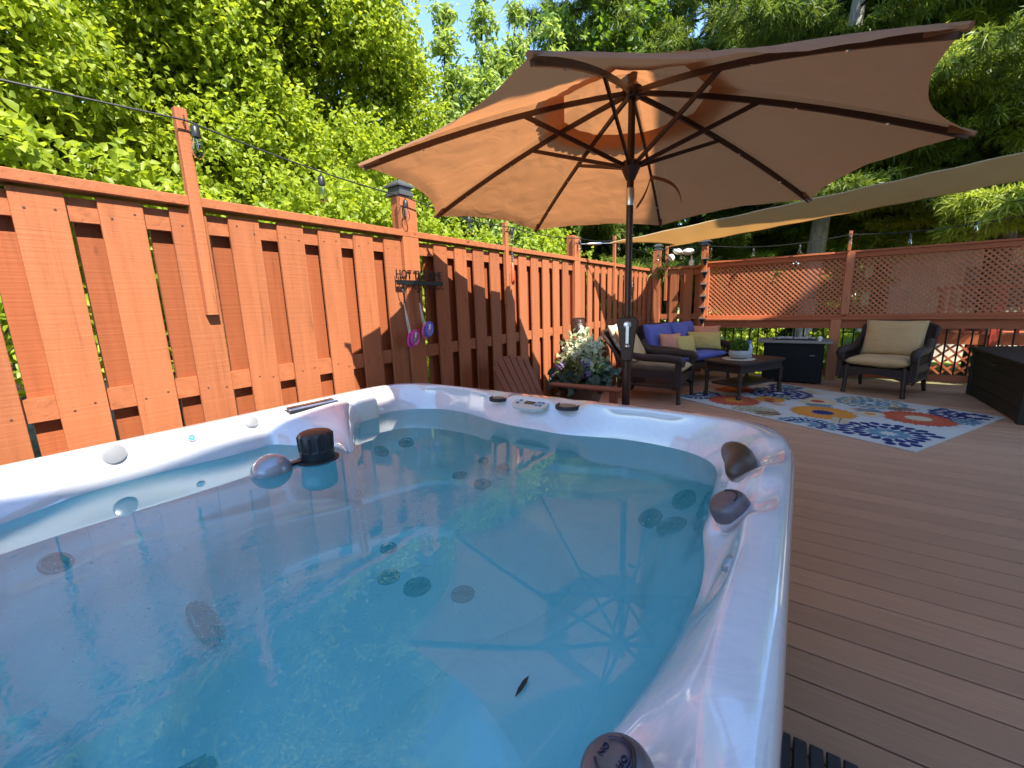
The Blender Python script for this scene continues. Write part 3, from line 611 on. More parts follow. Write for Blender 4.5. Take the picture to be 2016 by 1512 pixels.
for bx, by in ((-.062, .016), (-.068, -.010), (.046, .012), (.068, .012), (.042, -.014), (.064, -.014)):
    m = MB(); m.prism(oval(.009, .009, 2, 14), uz * .003, ctr + ux * bx + uy * by + uz * .0062, ux, uy); m.build('button', M['btn'], cp)
def text(body, size, mt, loc, rot, name, parent, ext=.001):
    cu = bpy.data.curves.new(name, 'FONT'); cu.body = body; cu.size = size; cu.extrude = ext; cu.align_x = 'CENTER'; cu.align_y = 'CENTER'
    o = bpy.data.objects.new(name, cu); COL.objects.link(o); dg = bpy.context.evaluated_depsgraph_get(); me = bpy.data.meshes.new_from_object(o.evaluated_get(dg)); bpy.data.objects.remove(o)
    o = bpy.data.objects.new(name, me); COL.objects.link(o); me.materials.clear(); me.materials.append(mt); o.parent = parent; o.matrix_local = Matrix.Translation(V(loc)) @ rot.to_4x4(); return o
m = MB()
for bx, w_, by in ((-.016, .004, .034), (.006, .030, .0355), (.008, .024, .030)): m.box(ctr + ux * bx + uy * by + uz * .0066, (w_, .010 if w_ < .01 else .0035, .0012), tilt)
m.build('logo_mark', M['lcd'], cp)
for (cx, cy, r_) in ((-1.29, 1.735, .046), (-.885, 1.738, .054)):
    p_, n_ = onshell(cx, cy); m = MB(); m.lathe([(r_ + .006, -.01), (r_ + .006, .004), (r_, .007), (r_ - .008, .002), (.001, .001)], (cx, cy, p_.z + .002), 28); cpn = m.build('cup_holder', M['dark_rubber'], HT, smooth=True)
    m = MB(); m.lathe([(r_ - .012, .0), (r_ - .014, .005), (.001, .006)], (cx, cy, p_.z + .002), 24); m.build('coaster', mat('taupe_disc', (.22, .19, .17), .4), cpn, smooth=True)
# inset bright strip on the far wall, below the panel
# head rests / knobs on the right rim
def rest(cx, cy, cz, L, rr, ang_, mt):
    m = MB()
    def f(u, v):
        t = (u - .5) * 2; a = v * 2 * PI; s = (1 - abs(t) ** 3.2) ** .5
        x = t * L / 2; yy = rr * 1.0 * s * math.cos(a) - .10 * t * t * L; zz = rr * s * math.sin(a)
        return tuple(V((cx, cy, cz)) + rotz(ang_) @ V((x, yy, zz)))
    m.grid(f, 22, 18, cv=True); return m.build('head_rest', mt, HT, smooth=True, angle=80)
rest(-.125, 1.455, .722, .25, .046, R(-78), M.setdefault('rest', mat('brown_rest', (.075, .045, .030), .4, 0, .5, .15, 30, .1)))
def knob(cx, cy, cz, r_, dr, mt, cap=True):
    b = to_dir(dr); m = MB(); m.lathe([(r_ * 1.02, -.03), (r_ * 1.02, .0), (r_ * 1.0, .010), (r_ * .95, .018), (r_ * .86, .0245), (r_ * .72, .0285), (r_ * .5, .0308), (r_ * .25, .0318), (.0005, .032)], (cx, cy, cz), 40, b); k = m.build('diverter_knob', mt, HT, smooth=True, angle=75)
    m = MB(); m.tube([V((cx, cy, cz)) + b @ V((r_ * .62 * math.cos(t), r_ * .62 * math.sin(t), .031)) for t in [R(20 + i * 12) for i in range(12)]], .0022, 6); m.build('groove', M['black_plastic'], k)
    return k, b
k1, b1 = knob(-.112, 1.125, .712, .048, (-.45, -.3, 1), M['knob'] if 'knob' in M else M.setdefault('knob', mat('brown_grey_knob', (.12, .095, .10), .32, .1, .5, .1, 60, .1, .001)))
k2, b2 = knob(-.118, .345, .742, .040, (-.30, -.1, 1), M['knob'])
c0 = V((-.118, .345, .742)); KS = .040 / .055
rot = b2 @ rotz(R(-125))
M['ink'] = mat('dark_lettering', (.02, .02, .05), .5)
text('ON', .0095, M['ink'], c0 + rot @ V((.012, -.003, .0325)), rot @ rotz(R(90)), 'lettering', k2)
text('OFF', .0095, M['ink'], c0 + rot @ V((-.012, -.003, .0325)), rot @ rotz(R(90)), 'lettering', k2)
m = MB(); m.tube([c0 + rot @ V((.019 * math.cos(t), -.003 + .019 * math.sin(t), .0325)) for t in [R(40 + i * 10) for i in range(29)]], .0013, 5); m.build('dial_mark', M['ink'], k2)
m = MB()
for i, tt in enumerate((150, 160, 170, 180)): m.sphere(c0 + rot @ V((.029 * math.cos(R(tt)), .029 * math.sin(R(tt)), .030)), .0010 + .0004 * i, 6)
m.build('dial_dots', M['ink'], k2)
# small side lights in the wall, chrome caps on the left wall
M['led'] = mat('blue_lens', (.05, .35, .55), .08, 0, .9, .1, 30, 0)
def fitting(name, x, y, z, dr, r_, m1, m2=None):
    h = snap((x, y, z), dr)
    if h[0] is None: print('MISS', name, x, y, z); return
    nn_ = h[1] if h[1].dot(V(dr)) < 0 else -h[1]; b = to_dir(nn_); a = MB(); a.lathe([(r_, -.006), (r_, .006), (r_ * .9, .013), (r_ * .72, .015), (.0005, .016)] if m2 is None else [(r_, -.004), (r_, .003), (r_ * .85, .006), (r_ * .62, .003)], h[0], 26, b); o = a.build(name, m1, HT, smooth=True)
    if m2 is not None:
        a = MB(); a.lathe([(r_ * .62, .0), (r_ * .5, .005), (.0005, .008)], h[0], 18, b); a.build('lens', m2, o, smooth=True)
    return o
fitting('air_control', -1.5, .368, .745, (-1, 0, 0), .036, M['grey_plastic']); fitting('air_control', -1.6, .83, .752, (-1, .0, 0), .030, M['grey_plastic'])
fitting('side_light', -1.6, .605, .74, (-1, .0, 0), .016, M['grey_plastic'], M['led']); fitting('side_light', -.5, .86, .715, (1, 0, 0), .018, M['grey_plastic'], M['led'])
fitting('side_light', -1.2, .78, .50, (-1, .02, 0), .020, M['grey_plastic'], M['led']); fitting('side_light', -1.2, .97, .47, (-1, .04, 0), .022, M['grey_plastic'], M['led'])
# filter housing at the far left: sloped block with a slot, and pale corner pad
zs = onshell(-2.01, 1.11)[0].z
m = MB(); m.bbox((-2.045, .985, zs - .012), (-1.975, 1.245, zs + .004)); ws = m.build('weir_slot', M['black_plastic'], HT, bevel=.004)
m = MB(); m.bbox((-2.042, .99, zs + .0041), (-2.012, 1.24, zs + .012)); m.build('weir_flap', M['silver'], ws)
m = MB(); m.bbox((-1.995, .99, zs + .0041), (-1.979, 1.24, zs + .009)); m.build('weir_edge', mat('blue_grey_glass', (.30, .36, .55), .1, .5), ws)
m = MB(); m.prism([(-2.06, .784), (-1.985, .782), (-1.93, .74), (-1.91, .55), (-2.06, .55)], (0, .15, 0), (0, 1.31, 0), (1, 0, 0), (0, 0, 1)); m.build('corner_pad', M['white_plastic'], HT, bevel=.028, seg=4)
# dark underwater grille cushion near the viewer
m = MB(); m.box((-.80, .105, .44), (.10, .16, .05), rotz(R(-20))); bp = m.build('filter_grille', M['black_plastic'], HT, bevel=.02, seg=3)
m = MB()
for i in range(-5, 6): m.box(V((-.80, .105, .44)) + rotz(R(-20)) @ V((i * .008, 0, .026)), (.003, .13, .004), rotz(R(-20)))
m.build('slot_bars', M['dark_rubber'], bp)
# bubbles churned up by the jets
vs = []; fs = []; nb = 0
oc = np.array([(1, 0, 0), (-1, 0, 0), (0, 1, 0), (0, -1, 0), (0, 0, 1), (0, 0, -1)], float); ofs = np.array([(0, 2, 4), (2, 1, 4), (1, 3, 4), (3, 0, 4), (2, 0, 5), (1, 2, 5), (3, 1, 5), (0, 3, 5)])
for (cx, cy, sx, sy, kk) in ((-1.15, .22, .20, .12, 900), (-.95, .85, .14, .16, 600), (-.55, 1.25, .16, .12, 400), (-.85, .45, .22, .22, 700)):
    for i in range(kk):
        x, y = rng.normal(cx, sx), rng.normal(cy, sy); 
        if not (-1.75 < x < -.3 and -.02 < y < 1.5): continue
        z = WZ - .004 - abs(rng.normal(0, .03)); r_ = .0009 + .0017 * rng.random() ** 3
        st = np.array([1 + rng.random() * 1.6, 1, .8]); a = rng.random() * PI; c_, s_ = math.cos(a), math.sin(a); o3 = oc * st * r_; o3 = np.stack([o3[:, 0] * c_ - o3[:, 1] * s_, o3[:, 0] * s_ + o3[:, 1] * c_, o3[:, 2]], 1)
        vs.append(o3 + (x, y, max(z, .42))); fs.append(ofs + nb); nb += 6
bo = fast_mesh('bubbles', np.concatenate(vs), np.concatenate(fs), M['bubble'], HT, smooth=True, tri=True); bo['kind'] = 'stuff'

# floating chlorine dispenser
t = thing('chemical_floater', 'black ribbed chlorine float with a grey dome, floating by the filter corner', 'pool float', (-1.60, .885, WZ))
m = MB(); m.lathe([(.066, -.012), (.066, .042), (.062, .046), (.064, .104), (.059, .115), (.040, .121), (.0005, .123)], (0, 0, 0), 72, None, lambda a, z: 1 + (.09 * (1 if math.sin(a * 12) > .1 else 0) if .045 < z < .106 else 0)); m.build('ribbed_cap', M['black_plastic'], t, smooth=True, angle=30)
m = MB(); m.lathe([(.082, -.003), (.082, .003), (.062, .005)], (0, 0, 0), 40); m.build('float_ring', M['dark_rubber'], t, smooth=True)
m = MB(); m.sphere((-.03, -.17, .0), .072, 28, (1, 1, .92)); m.build('dome', M['grey_plastic'], t, smooth=True)
m = MB(); m.bar((-.02, -.06, .005), (-.03, -.12, .005), .03, .012); m.build('link', M['black_plastic'], t)
# floating leaf
m = MB(); c = V((-.318, .461, WZ + .003)); d_ = rotz(R(92)); k = [(-.021, 0), (-.009, .003), (.009, .0035), (.021, 0), (.009, -.003), (-.009, -.003)]
m.add([c + d_ @ V((x, y_, .002 * math.cos(x * 40))) for x, y_ in k] + [c + d_ @ V((x, y_, .0035 * math.cos(x * 40) + .001)) for x, y_ in k], [(5, 4, 3, 2, 1, 0), (6, 7, 8, 9, 10, 11)] + [(i, (i + 1) % 6, 6 + (i + 1) % 6, 6 + i) for i in range(6)])
tag(m.build('fallen_leaf', mat('dark_leaf', (.012, .01, .01), .6)), 'small dark leaf floating on the hot tub water', 'leaf')
# dark slatted mat beside the tub
t = thing('duckboard_mat', 'dark slatted mat on the deck beside the hot tub', 'mat', (0, 0, 0))
m = MB()
for i in range(26): m.bbox((.04 + i * .037, .0, .008), (.04 + i * .037 + .031, 1.228, .022))
m.build('slats', M['dark_rubber'], t, bevel=.003, seg=1)
m = MB(); [m.bbox((.04, y_, .0005), (.997, y_ + .04, .0078)) for y_ in (.1, .6, 1.1)]; m.build('cross_bars', M['dark_rubber'], t)


# ================================================================== UMBRELLA
UX, UY, UZ, UR, UD = -.83, 2.394, 2.35, 1.37, .491
ROT0 = -1.423
T = thing('patio_umbrella', 'open tan market umbrella on a bronze pole behind the hot tub', 'umbrella', (UX, UY, 0))
UA = [ROT0 - i * PI / 4 for i in range(8)]
# measured corner offsets (the frame is a little bent)
tipfix = {2: (.03, .05, .0), 1: (-.02, -.01, 0), 6: (-.02, -.03, 0)}
tips = []
for i, a in enumerate(UA):
    d_ = tipfix.get(i, (0, 0, 0)); tips.append(V((UR * math.cos(a) + d_[0], UR * math.sin(a) + d_[1], UZ - UD + d_[2] - .009 * math.sin(a) * 1.0)))
apex = V((0, 0, UZ + .005))
def rib_pt(i, s):   # s 0..1 from hub to tip, slightly arched rib
    p = apex.lerp(tips[i % 8], s); p.z += .035 * 4 * s * (1 - s); return p
wn = np.random.default_rng(5)
def panel(i, s0, s1, ns, na, lift=0., scal=0., name='x'):
    mb = []
    for a in range(ns):
        s = s0 + (s1 - s0) * a / (ns - 1)
        for b in range(na):
            v = b / (na - 1); k = 4 * v * (1 - v)
            ss = s * (1 - .075 * k * max(0, s) ** 3)
            if scal and a >= ns - 2: ss += scal * abs(math.sin(v * PI * 6)) * (1 if a == ns - 1 else .3)
            p = rib_pt(i, ss).lerp(rib_pt(i + 1, ss), v)
            p.z += lift - .030 * k * s
            wv = V((p.x * 3.1, p.y * 3.1, i * 3.7)); p.z += .010 * noise.noise(wv * 1.5) * k + .005 * noise.noise(wv * 4.5) * min(1, k * 2)
            p.z += .004 * math.sin(s * 34 + i) * k * max(0, s - .45)
            if s1 > .9 and s > .955: p.z -= .012 * (s - .955) / .045
            mb.append(p)
    return mb
def canopy(name, s0, s1, ns, na, lift, scal, parent):
    m = MB()
    for i in range(8):
        vs = panel(i, s0, s1, ns, na, lift, scal); fs = [(a * na + b, a * na + b + 1, (a + 1) * na + b + 1, (a + 1) * na + b) for a in range(ns - 1) for b in range(na - 1)]
        m.add(vs, fs)
    o = m.build(name, M['canopy'], parent, smooth=True, angle=28); return o
cano = canopy('canopy', .285, 1.0, 40, 25, 0.012, 0, T)
vent = canopy('vent_flap', .01, .375, 20, 31, .055, .014, cano)
m = MB()
for i in range(8):
    pts = [rib_pt(i, .985).lerp(rib_pt(i + 1, .985), v / 12) for v in range(13)]
pk = []
for i in range(8):
    m = MB(); p = tips[i]; d_ = (p - apex).normalized(); m.tube([p - d_ * .08 + V((0, 0, .002)), p + d_ * .012], [.017, .010], 8); m.build('rib_pocket', M['canopy'], cano, smooth=True)
m = MB(); m.tube([(0, 0, .02), (0, 0, .92)], .024, 20); m.build('lower_pole', M['bronze'], T, smooth=True)
m = MB(); m.tube([(0, 0, 1.10), (0, 0, 1.76)], .019, 20); m.build('upper_pole', M['bronze'], T, smooth=True)
m = MB(); m.tube([(0, 0, 1.84), (0, 0, 2.33)], .019, 20); m.build('tilt_pole', M['bronze'], T, smooth=True)
m = MB(); m.lathe([(.0215, 1.755), (.0225, 1.76), (.0225, 1.84), (.0215, 1.845)], (0, 0, 0), 20); m.build('tilt_collar', M['silver'], T, smooth=True)
m = MB(); m.lathe([(.026, .90), (.027, .905), (.027, .935), (.026, .94)], (0, 0, 0), 20); m.build('pole_band', M['silver'], T, smooth=True)
m = MB(); m.lathe([(.040, 2.285), (.052, 2.30), (.052, 2.335), (.035, 2.35), (.02, 2.37)], (0, 0, 0), 24); m.build('hub', M['bronze'], T, smooth=True)
m = MB(); m.lathe([(.022, 1.885), (.030, 1.90), (.050, 1.945), (.052, 1.975), (.03, 1.99), (.022, 1.99)], (0, 0, 0), 24); m.build('runner', M['bronze'], T, smooth=True)
m = MB(); m.lathe([(.02, 2.36), (.03, 2.43), (.036, 2.45), (.03, 2.475), (.012, 2.49), (.0005, 2.50)], (0, 0, 0), 16); m.build('finial', M['bronze'], T, smooth=True)
for i in range(8):
    a = rib_pt(i, .03); a.z -= .045
    pts = []
    for k in range(9):
        s = .03 + .965 * k / 8; p = rib_pt(i, s); p.z -= .012 + .028 * (1 - s); pts.append(p)
    m = MB()
    for p, q in zip(pts, pts[1:]): m.bar(p, q, .014, .024)
    rb = m.build('rib', M['bronze'], T)
    for s in (.3, .55, .8):
        m = MB(); p = rib_pt(i, s); p.z -= .030 + .01 * (1 - s); m.sphere(p, .007, 8); m.build('stud', M['silver'], rb, smooth=True)
    j = rib_pt(i, .44); j.z -= .03; d_ = V((j.x, j.y, 0)).normalized()
    m = MB(); m.bar(V((0, 0, 1.96)) + d_ * .046, j, .012, .020); m.build('strut', M['bronze'], T)
# crank
cam2 = V((.83, -2.394, 0)).normalized(); fa = math.atan2(cam2.y, cam2.x)
m = MB(); m.prism([(-.030, .90), (.030, .90), (.046, 1.05), (.062, 1.125), (.046, 1.155), (-.046, 1.155), (-.062, 1.125), (-.046, 1.05)], rotz(fa - PI / 2) @ V((0, .085, 0)), rotz(fa - PI / 2) @ V((0, -.036, 0)) + V((0, 0, -.005)), rotz(fa - PI / 2) @ V((1, 0, 0)), (0, 0, 1)); cb = m.build('crank_box', M['bronze'], T, bevel=.008, seg=2)
ff = rotz(fa - PI / 2)
m = MB(); o_ = ff @ V((0, .052, 0)); m.lathe([(.022, 0), (.022, .008), (.016, .012), (.0005, .012)], o_ + V((0, 0, 1.105)), 20, to_dir(cam2)); m.bar(o_ + V((0, 0, 1.10)) + cam2 * .012, o_ + V((0, 0, 1.0)) + cam2 * .014, .016, .009, up=cam2); m.sphere(o_ + V((0, 0, .985)) + cam2 * .022, .015, 12); m.build('crank_handle', M['silver'], cb, smooth=True)
# tie strap hanging inside
m = MB(); j = rib_pt(4, .62)
pts = [V((.022, .03, 1.74)), V((.03, .12, 1.80)), V((.02, .26, 1.90)), V((-.02, .42, 1.99)), V((-.04, .56, 2.03)), V((.06, .66, 2.0)), V((.10, .70, 1.93)), V((.11, .71, 1.86))]
vs = []
for p in pts: vs += [p + V((0, 0, .013)), p - V((0, 0, .013))]
m.add(vs, [(2 * i, 2 * i + 1, 2 * i + 3, 2 * i + 2) for i in range(len(pts) - 1)]); st = m.build('tie_strap', M['canopy'], T, smooth=True); st.modifiers.new('t', 'SOLIDIFY').thickness = .002; st.modifiers.new('s', 'SUBSURF').levels = 2
m = MB(); m.lathe([(.24, 0.004), (.24, .03), (.20, .06), (.06, .085), (.032, .10), (.030, .35), (.0265, .36)], (0, 0, 0), 32); m.build('base', M['black_metal'], T, smooth=True)

# ================================================================== FURNITURE
def cushion(name, w, d, h, mt, parent=None, p=3.0, crown=.25, loc=(0, 0, 0), rot=None, sag=0., seed=0):
    """boxy cushion w x d x h with rounded edges, softly crowned"""
    m = MB(); n_ = 26; rot = rot or Matrix.Identity(3); L = V(loc)
    def f(sgn):
        def g(u, v):
            x = (u - .5) * 2; y_ = (v - .5) * 2
            ex = max(0, 1 - abs(x) ** p); ey = max(0, 1 - abs(y_) ** p); e = (ex * ey) ** .5
            e = e ** .55; z = sgn * h / 2 * e * (1 - crown + crown * (1 - x * x) * (1 - y_ * y_) * 1.6)
            sh = 1 - .03 * (1 - abs(sgn * e)); z += .012 * noise.noise(V((x * 2.2 + seed, y_ * 2.2, sgn))) * e - sag * (1 - x * x) * (1 - y_ * y_)
            pin = 1 - .05 * (1 - x * x) * (abs(y_) ** 6) - 0; pin2 = 1 - .05 * (1 - y_ * y_) * (abs(x) ** 6)
            return tuple(L + rot @ V((x * w / 2 * pin2, y_ * d / 2 * pin, z)))
        return g
    m.grid(f(1), n_, n_); m.grid(f(-1), n_, n_)
    o = m.build(name, mt, parent, smooth=True, weld=True, angle=180)
    pts = [L + rot @ V(((x) * w / 2 * (1 - .05 * (1 - y_ * y_) * abs(x) ** 6), y_ * d / 2 * (1 - .05 * (1 - x * x) * abs(y_) ** 6), 0)) for x, y_ in [(math.copysign(min(1, abs(math.cos(t)) * 1.6), math.cos(t)), math.copysign(min(1, abs(math.sin(t)) * 1.6), math.sin(t))) for t in [2 * PI * i / 64 for i in range(64)]]]
    mm = MB(); mm.tube(pts, .0045, 6, closed=True); mm.build('piping', mt, o, smooth=True)
    return o

def diamond(mb, P00, P10, P11, P01, nu, nv, r_):
    P00, P10, P11, P01 = map(V, (P00, P10, P11, P01))
    def q(u, v): return P00.lerp(P10, u).lerp(P01.lerp(P11, u), v)
    for i in range(-nv, nu):
        for sg in (1, -1):
            a0, b0 = (i, 0), (i + nv, nv)
            u0, v0, u1, v1 = i / nu, 0., (i + nv) / nu, 1.
            if u0 < 0: v0 = -u0 / (u1 - u0); u0 = 0
            if u1 > 1: v1 = (1 - i / nu) / (nv / nu); u1 = 1
            if v1 - v0 < .02: continue
            k = 5
            if sg < 0: pts = [q(1 - (u0 + (u1 - u0) * t / k), v0 + (v1 - v0) * t / k) for t in range(k + 1)]
            else: pts = [q(u0 + (u1 - u0) * t / k, v0 + (v1 - v0) * t / k) for t in range(k + 1)]
            mb.tube(pts, r_, 4, cap=False)

def wicker_seat(name, label, cat, W_, loc, rz, cush, nback, group, back_c=None, D=.76, rec=.20, inset=0.):
    """faces local -y; W_ overall width"""
    t = thing(name, label, cat, loc, rz, group); hw = W_ / 2
    for sx in (-1, 1):
        m = MB(); m.tube([(sx * (hw - .05 - inset), -D / 2 + .05, .36), (sx * (hw - .045 - inset), -D / 2 + .045, .10), (sx * (hw - .04 - inset), -D / 2 + .04, 0)], [.028, .024, .020], 10); m.lathe([(.025, 0), (.028, .02), (.021, .05)], (sx * (hw - .04 - inset), -D / 2 + .04, 0), 10); m.build('leg', M['cane'], t, smooth=True)
        m = MB(); m.tube([(sx * (hw - .08), D / 2 - .08, .36), (sx * (hw - .07), D / 2 - .04, .10), (sx * (hw - .065), D / 2 - .0, 0)], [.028, .024, .020], 10); m.build('leg', M['cane'], t, smooth=True)
    # seat apron with arched lower edge
    m = MB()
    def apron(p, q, nrm):
        p, q = V(p), V(q); nrm = V(nrm); k = 14
        for i in range(k):
            a, b = i / k, (i + 1) / k; za, zb = (.17 + .09 * math.sin(PI * a), .17 + .09 * math.sin(PI * b))
            A, B = p.lerp(q, a), p.lerp(q, b); vs = [A + V((0, 0, za)), B + V((0, 0, zb)), B + V((0, 0, .335)), A + V((0, 0, .335))]; vs += [v + nrm * .022 for v in vs]
            m.add(vs, [(3, 2, 1, 0), (4, 5, 6, 7), (0, 1, 5, 4), (2, 3, 7, 6)])
    apron((-hw + .06, -D / 2 + .045, 0), (hw - .06, -D / 2 + .045, 0), (0, .0, 0) if False else (0, -.8, 0))
    m.bbox((-hw + .07, -D / 2 + .06, .30), (hw - .07, D / 2 - .10, .334)); m.build('seat_frame', M['wicker'], t)
    m = MB()
    for sx in (-1, 1):
        m = MB(); x = sx * (hw - .035)
        diamond(m, (x, -D / 2 + .05, .185), (x, D / 2 - .10, .185), (x, D / 2 - .10, .30), (x, -D / 2 + .05, .30), 24, 4, .0040)
        m.build('side_lattice', M['cane'], t); m = MB()
        diamond(m, (x, -D / 2 + .05, .385), (x, D / 2 - .16, .385), (x, D / 2 - .16, .50), (x, -D / 2 + .05, .50), 22, 4, .0040)
        m.build('side_lattice', M['cane'], t)
    for sx in (-1, 1):
        x = sx * (hw - .035); m = MB()
        m.bbox((x - .012, -D / 2 + .05, .30), (x + .012, D / 2 - .10, .385)); m.tube([(x, -D / 2 + .05, .175), (x, -D / 2 + .2, .20), (x, D / 2 - .25, .20), (x, D / 2 - .09, .175)], .012, 8)
        m.bbox((x - .03, -D / 2 + .02, .20), (x + .03, -D / 2 + .085, .52))
        # rolled arm
        pts = [(x, -D / 2 + .02, .46), (x, -D / 2 + .012, .505), (x, -D / 2 + .04, .535), (x, -D / 2 + .20, .548), (x, .05, .548), (x - sx * .005, D / 2 - .22, .57), (x - sx * .012, D / 2 - .12, .66)]
        n_ = 14
        m.tube(pts, [.034, .044, .048, .048, .046, .042, .034], n_); m.build('armrest', M['wicker'], t, smooth=True)
    # back: curved woven panel
    m = MB()
    def bk(off):
        def f(u, v):
            x = (u - .5) * 2; top = .80 + .055 * (1 - abs(x) ** 3.0); z = .33 + (top - .33) * v
            y_ = D / 2 - .115 + rec * v ** 1.2 - .07 * abs(x) ** 5 + off; return (x * (hw - .03) * (1 - .0 * v), y_, z)
        return f
    m.grid(bk(0), 24, 10); m.grid(bk(.03), 24, 10); 
    m.tube([bk(.015)(i / 30, 1) for i in range(31)], .026, 8); m.tube([bk(.015)(0, i / 10) for i in range(11)], .024, 8); m.tube([bk(.015)(1, i / 10) for i in range(11)], .024, 8)
    m.build('backrest', M['wicker'], t, smooth=True)
    cw = (W_ - .17) / (1 if nback == 1 else 1)
    for k in range(nback):
        w_ = cw / nback; x = -cw / 2 + w_ * (k + .5)
        bcm = back_c or cush
        cushion('back_cushion', w_ * .99, .46, .17, bcm, t, 4, .28, (x, D / 2 - .155 + (rec - .2) * .55, .665), rotx(R(74 - (rec - .2) * 90)), seed=k * 3 + W_)
    m_ = cushion('seat_cushion', cw * 1.0, D - .16, .13, cush, t, 5, .2, (0, -.045, .405), None, .012, seed=W_)
    return t
wicker_seat('wicker_armchair', 'dark wicker armchair with tan cushions in front of the deck railing', 'armchair', .78, (.915, 6.975, 0), R(-21.6), M['tan_cushion'], 1, 'wicker armchairs', inset=.06)
wicker_seat('wicker_armchair', 'dark wicker armchair seen from its side, right behind the umbrella pole', 'armchair', .70, (-1.50, 5.43, 0), R(88), M['tan_cushion'], 1, 'wicker armchairs', D=.84, rec=.33)
wicker_seat('wicker_loveseat', 'dark wicker loveseat with blue cushions in the fence corner', 'loveseat', 1.40, (-1.43, 6.71, 0), R(69.5), M['blue_cushion'], 2, None, D=.78)
def pillow(label, w, h, th, mt, loc, rot, seed):
    m = MB(); n_ = 20
    def f(s):
        def g(u, v):
            x = (u - .5) * 2; y_ = (v - .5) * 2; e = max(0, (1 - x * x) * (1 - y_ * y_)) ** .42
            kx = 1 - .10 * (1 - y_ * y_) * abs(x) ** 4; ky = 1 - .10 * (1 - x * x) * abs(y_) ** 4
            return tuple(rot @ V((x * w / 2 * kx, s * th / 2 * e + .01 * noise.noise(V((x * 2 + seed, y_ * 2, s))) * e, y_ * h / 2 * ky)) + V(loc))
        return g
    m.grid(f(1), n_, n_); m.grid(f(-1), n_, n_); o = m.build('throw_pillow', mt, None, smooth=True, weld=True, angle=180)
    return tag(o, label, 'pillow', 'throw pillows on the loveseat')
LZ = R(69.5)
def sofa(lx, ly, z): v = V((-1.43, 6.71, 0)) + rotz(LZ) @ V((lx, ly, z)); return tuple(v)
pillow('peach square throw pillow leaning at the left of the blue loveseat', .33, .31, .14, M['peach_pillow'], sofa(-.36, .0, .605), rotz(R(38)) @ rotx(R(-16)), 1)
pillow('small olive gold pillow in front of the peach pillow on the loveseat', .30, .29, .13, M['gold_pillow'], sofa(-.22, -.15, .585), rotz(R(42)) @ rotx(R(-24)), 2)
pillow('long yellow lumbar pillow at the right end of the blue loveseat', .50, .29, .14, M['gold_pillow'], sofa(.36, -.10, .60), rotz(R(12)) @ rotx(R(-18)), 3)
pillow('peach lumbar pillow behind the long yellow pillow on the loveseat', .40, .27, .13, M['peach_pillow'], sofa(.47, -.06, .69), rotz(R(12)) @ rotx(R(-8)), 4)
def apillow(label, w, h, th, mt, loc, rot, seed):
    o = pillow(label, w, h, th, mt, loc, rot, seed); o['group'] = 'throw pillows on the side armchair'; return o
n = NT('printed_cream_cloth'); wv = n.n('ShaderNodeTexVoronoi'); n.l(n.coord(), wv.inputs[0]); wv.inputs['Scale'].default_value = 9
M['print_pillow'] = n.done(n.pbsdf(n.ramp(wv.outputs['Distance'], [(.25, (.62, .58, .42)), (.5, (.58, .55, .40)), (.58, (.14, .2, .10)), (.66, (.60, .57, .42))]), .85))
apillow('cream printed pillow at the top of the side armchair back', .40, .38, .14, M['print_pillow'], (-1.99, 5.40, .77), rotz(R(95)) @ rotx(R(-28)), 6)
apillow('tan plain pillow leaning in front of the printed pillow on the side armchair', .38, .36, .13, M['tan_cushion'], (-1.83, 5.36, .66), rotz(R(88)) @ rotx(R(-28)), 7)

# coffee table
ca = math.atan2(.721, .377)
T = thing('coffee_table', 'dark wicker coffee table standing on the flowered rug', 'table', (-.56, 6.10, 0), ca)
m = MB(); m.prism(oval(.47, .285, 9, 48), (0, 0, .035), (0, 0, .43)); m.build('tabletop', M['wicker'], T, bevel=.012, seg=3)
m = MB(); m.bbox((-.42, -.235, .33), (.42, .235, .4295)); m.build('apron', M['wicker'], T)
m = MB(); m.prism(oval(.40, .205, 9, 32), (0, 0, .022), (0, 0, .155)); m.build('lower_shelf', M['wicker'], T, bevel=.006)
for sx in (-1, 1):
    for sy in (-1, 1):
        m = MB(); m.tube([(sx * .415, sy * .225, .34), (sx * .415, sy * .225, .08), (sx * .42, sy * .23, 0)], [.026, .022, .021], 10); m.lathe([(.027, 0), (.030, .02), (.030, .035), (.022, .055)], (sx * .42, sy * .23, 0), 12); m.build('leg', M['cane'], T, smooth=True)
m = MB(); m.lathe([(.19, .4655), (.19, .4695), (.0005, .470)], (-.62, 6.02, 0), 40); tag(m.build('placemat', M['placemat']), 'round woven placemat under the bowl on the coffee table', 'placemat')
PB = V((-.62, 6.03, .4705))
t = thing('planted_bowl', 'stone bowl with a round clipped green plant on the coffee table', 'plant pot', PB)
m = MB(); m.lathe([(.06, .0), (.105, .02), (.125, .06), (.118, .10), (.108, .105), (.104, .09), (.0005, .085)], (0, 0, 0), 28); m.build('bowl', M['bowl'], t, smooth=True)
def leaf_ball(name, c, rx, ry, rz_, N, L, Wd, mt, parent, shell=.55):
    th_ = rng.uniform(0, 2 * PI, N); cz = rng.uniform(-.55, 1, N); rr_ = shell + (1 - shell) * rng.random(N) ** .4
    d_ = np.stack([np.sqrt(1 - np.clip(cz, -1, 1) ** 2) * np.cos(th_), np.sqrt(1 - np.clip(cz, -1, 1) ** 2) * np.sin(th_), cz], 1)
    pos = d_ * rr_[:, None] * np.array([rx, ry, rz_]) + np.array(c); dirs = d_ + rng.normal(0, .5, (N, 3)); return leaves(name, pos, dirs, np.full(N, L), Wd, mt, parent)
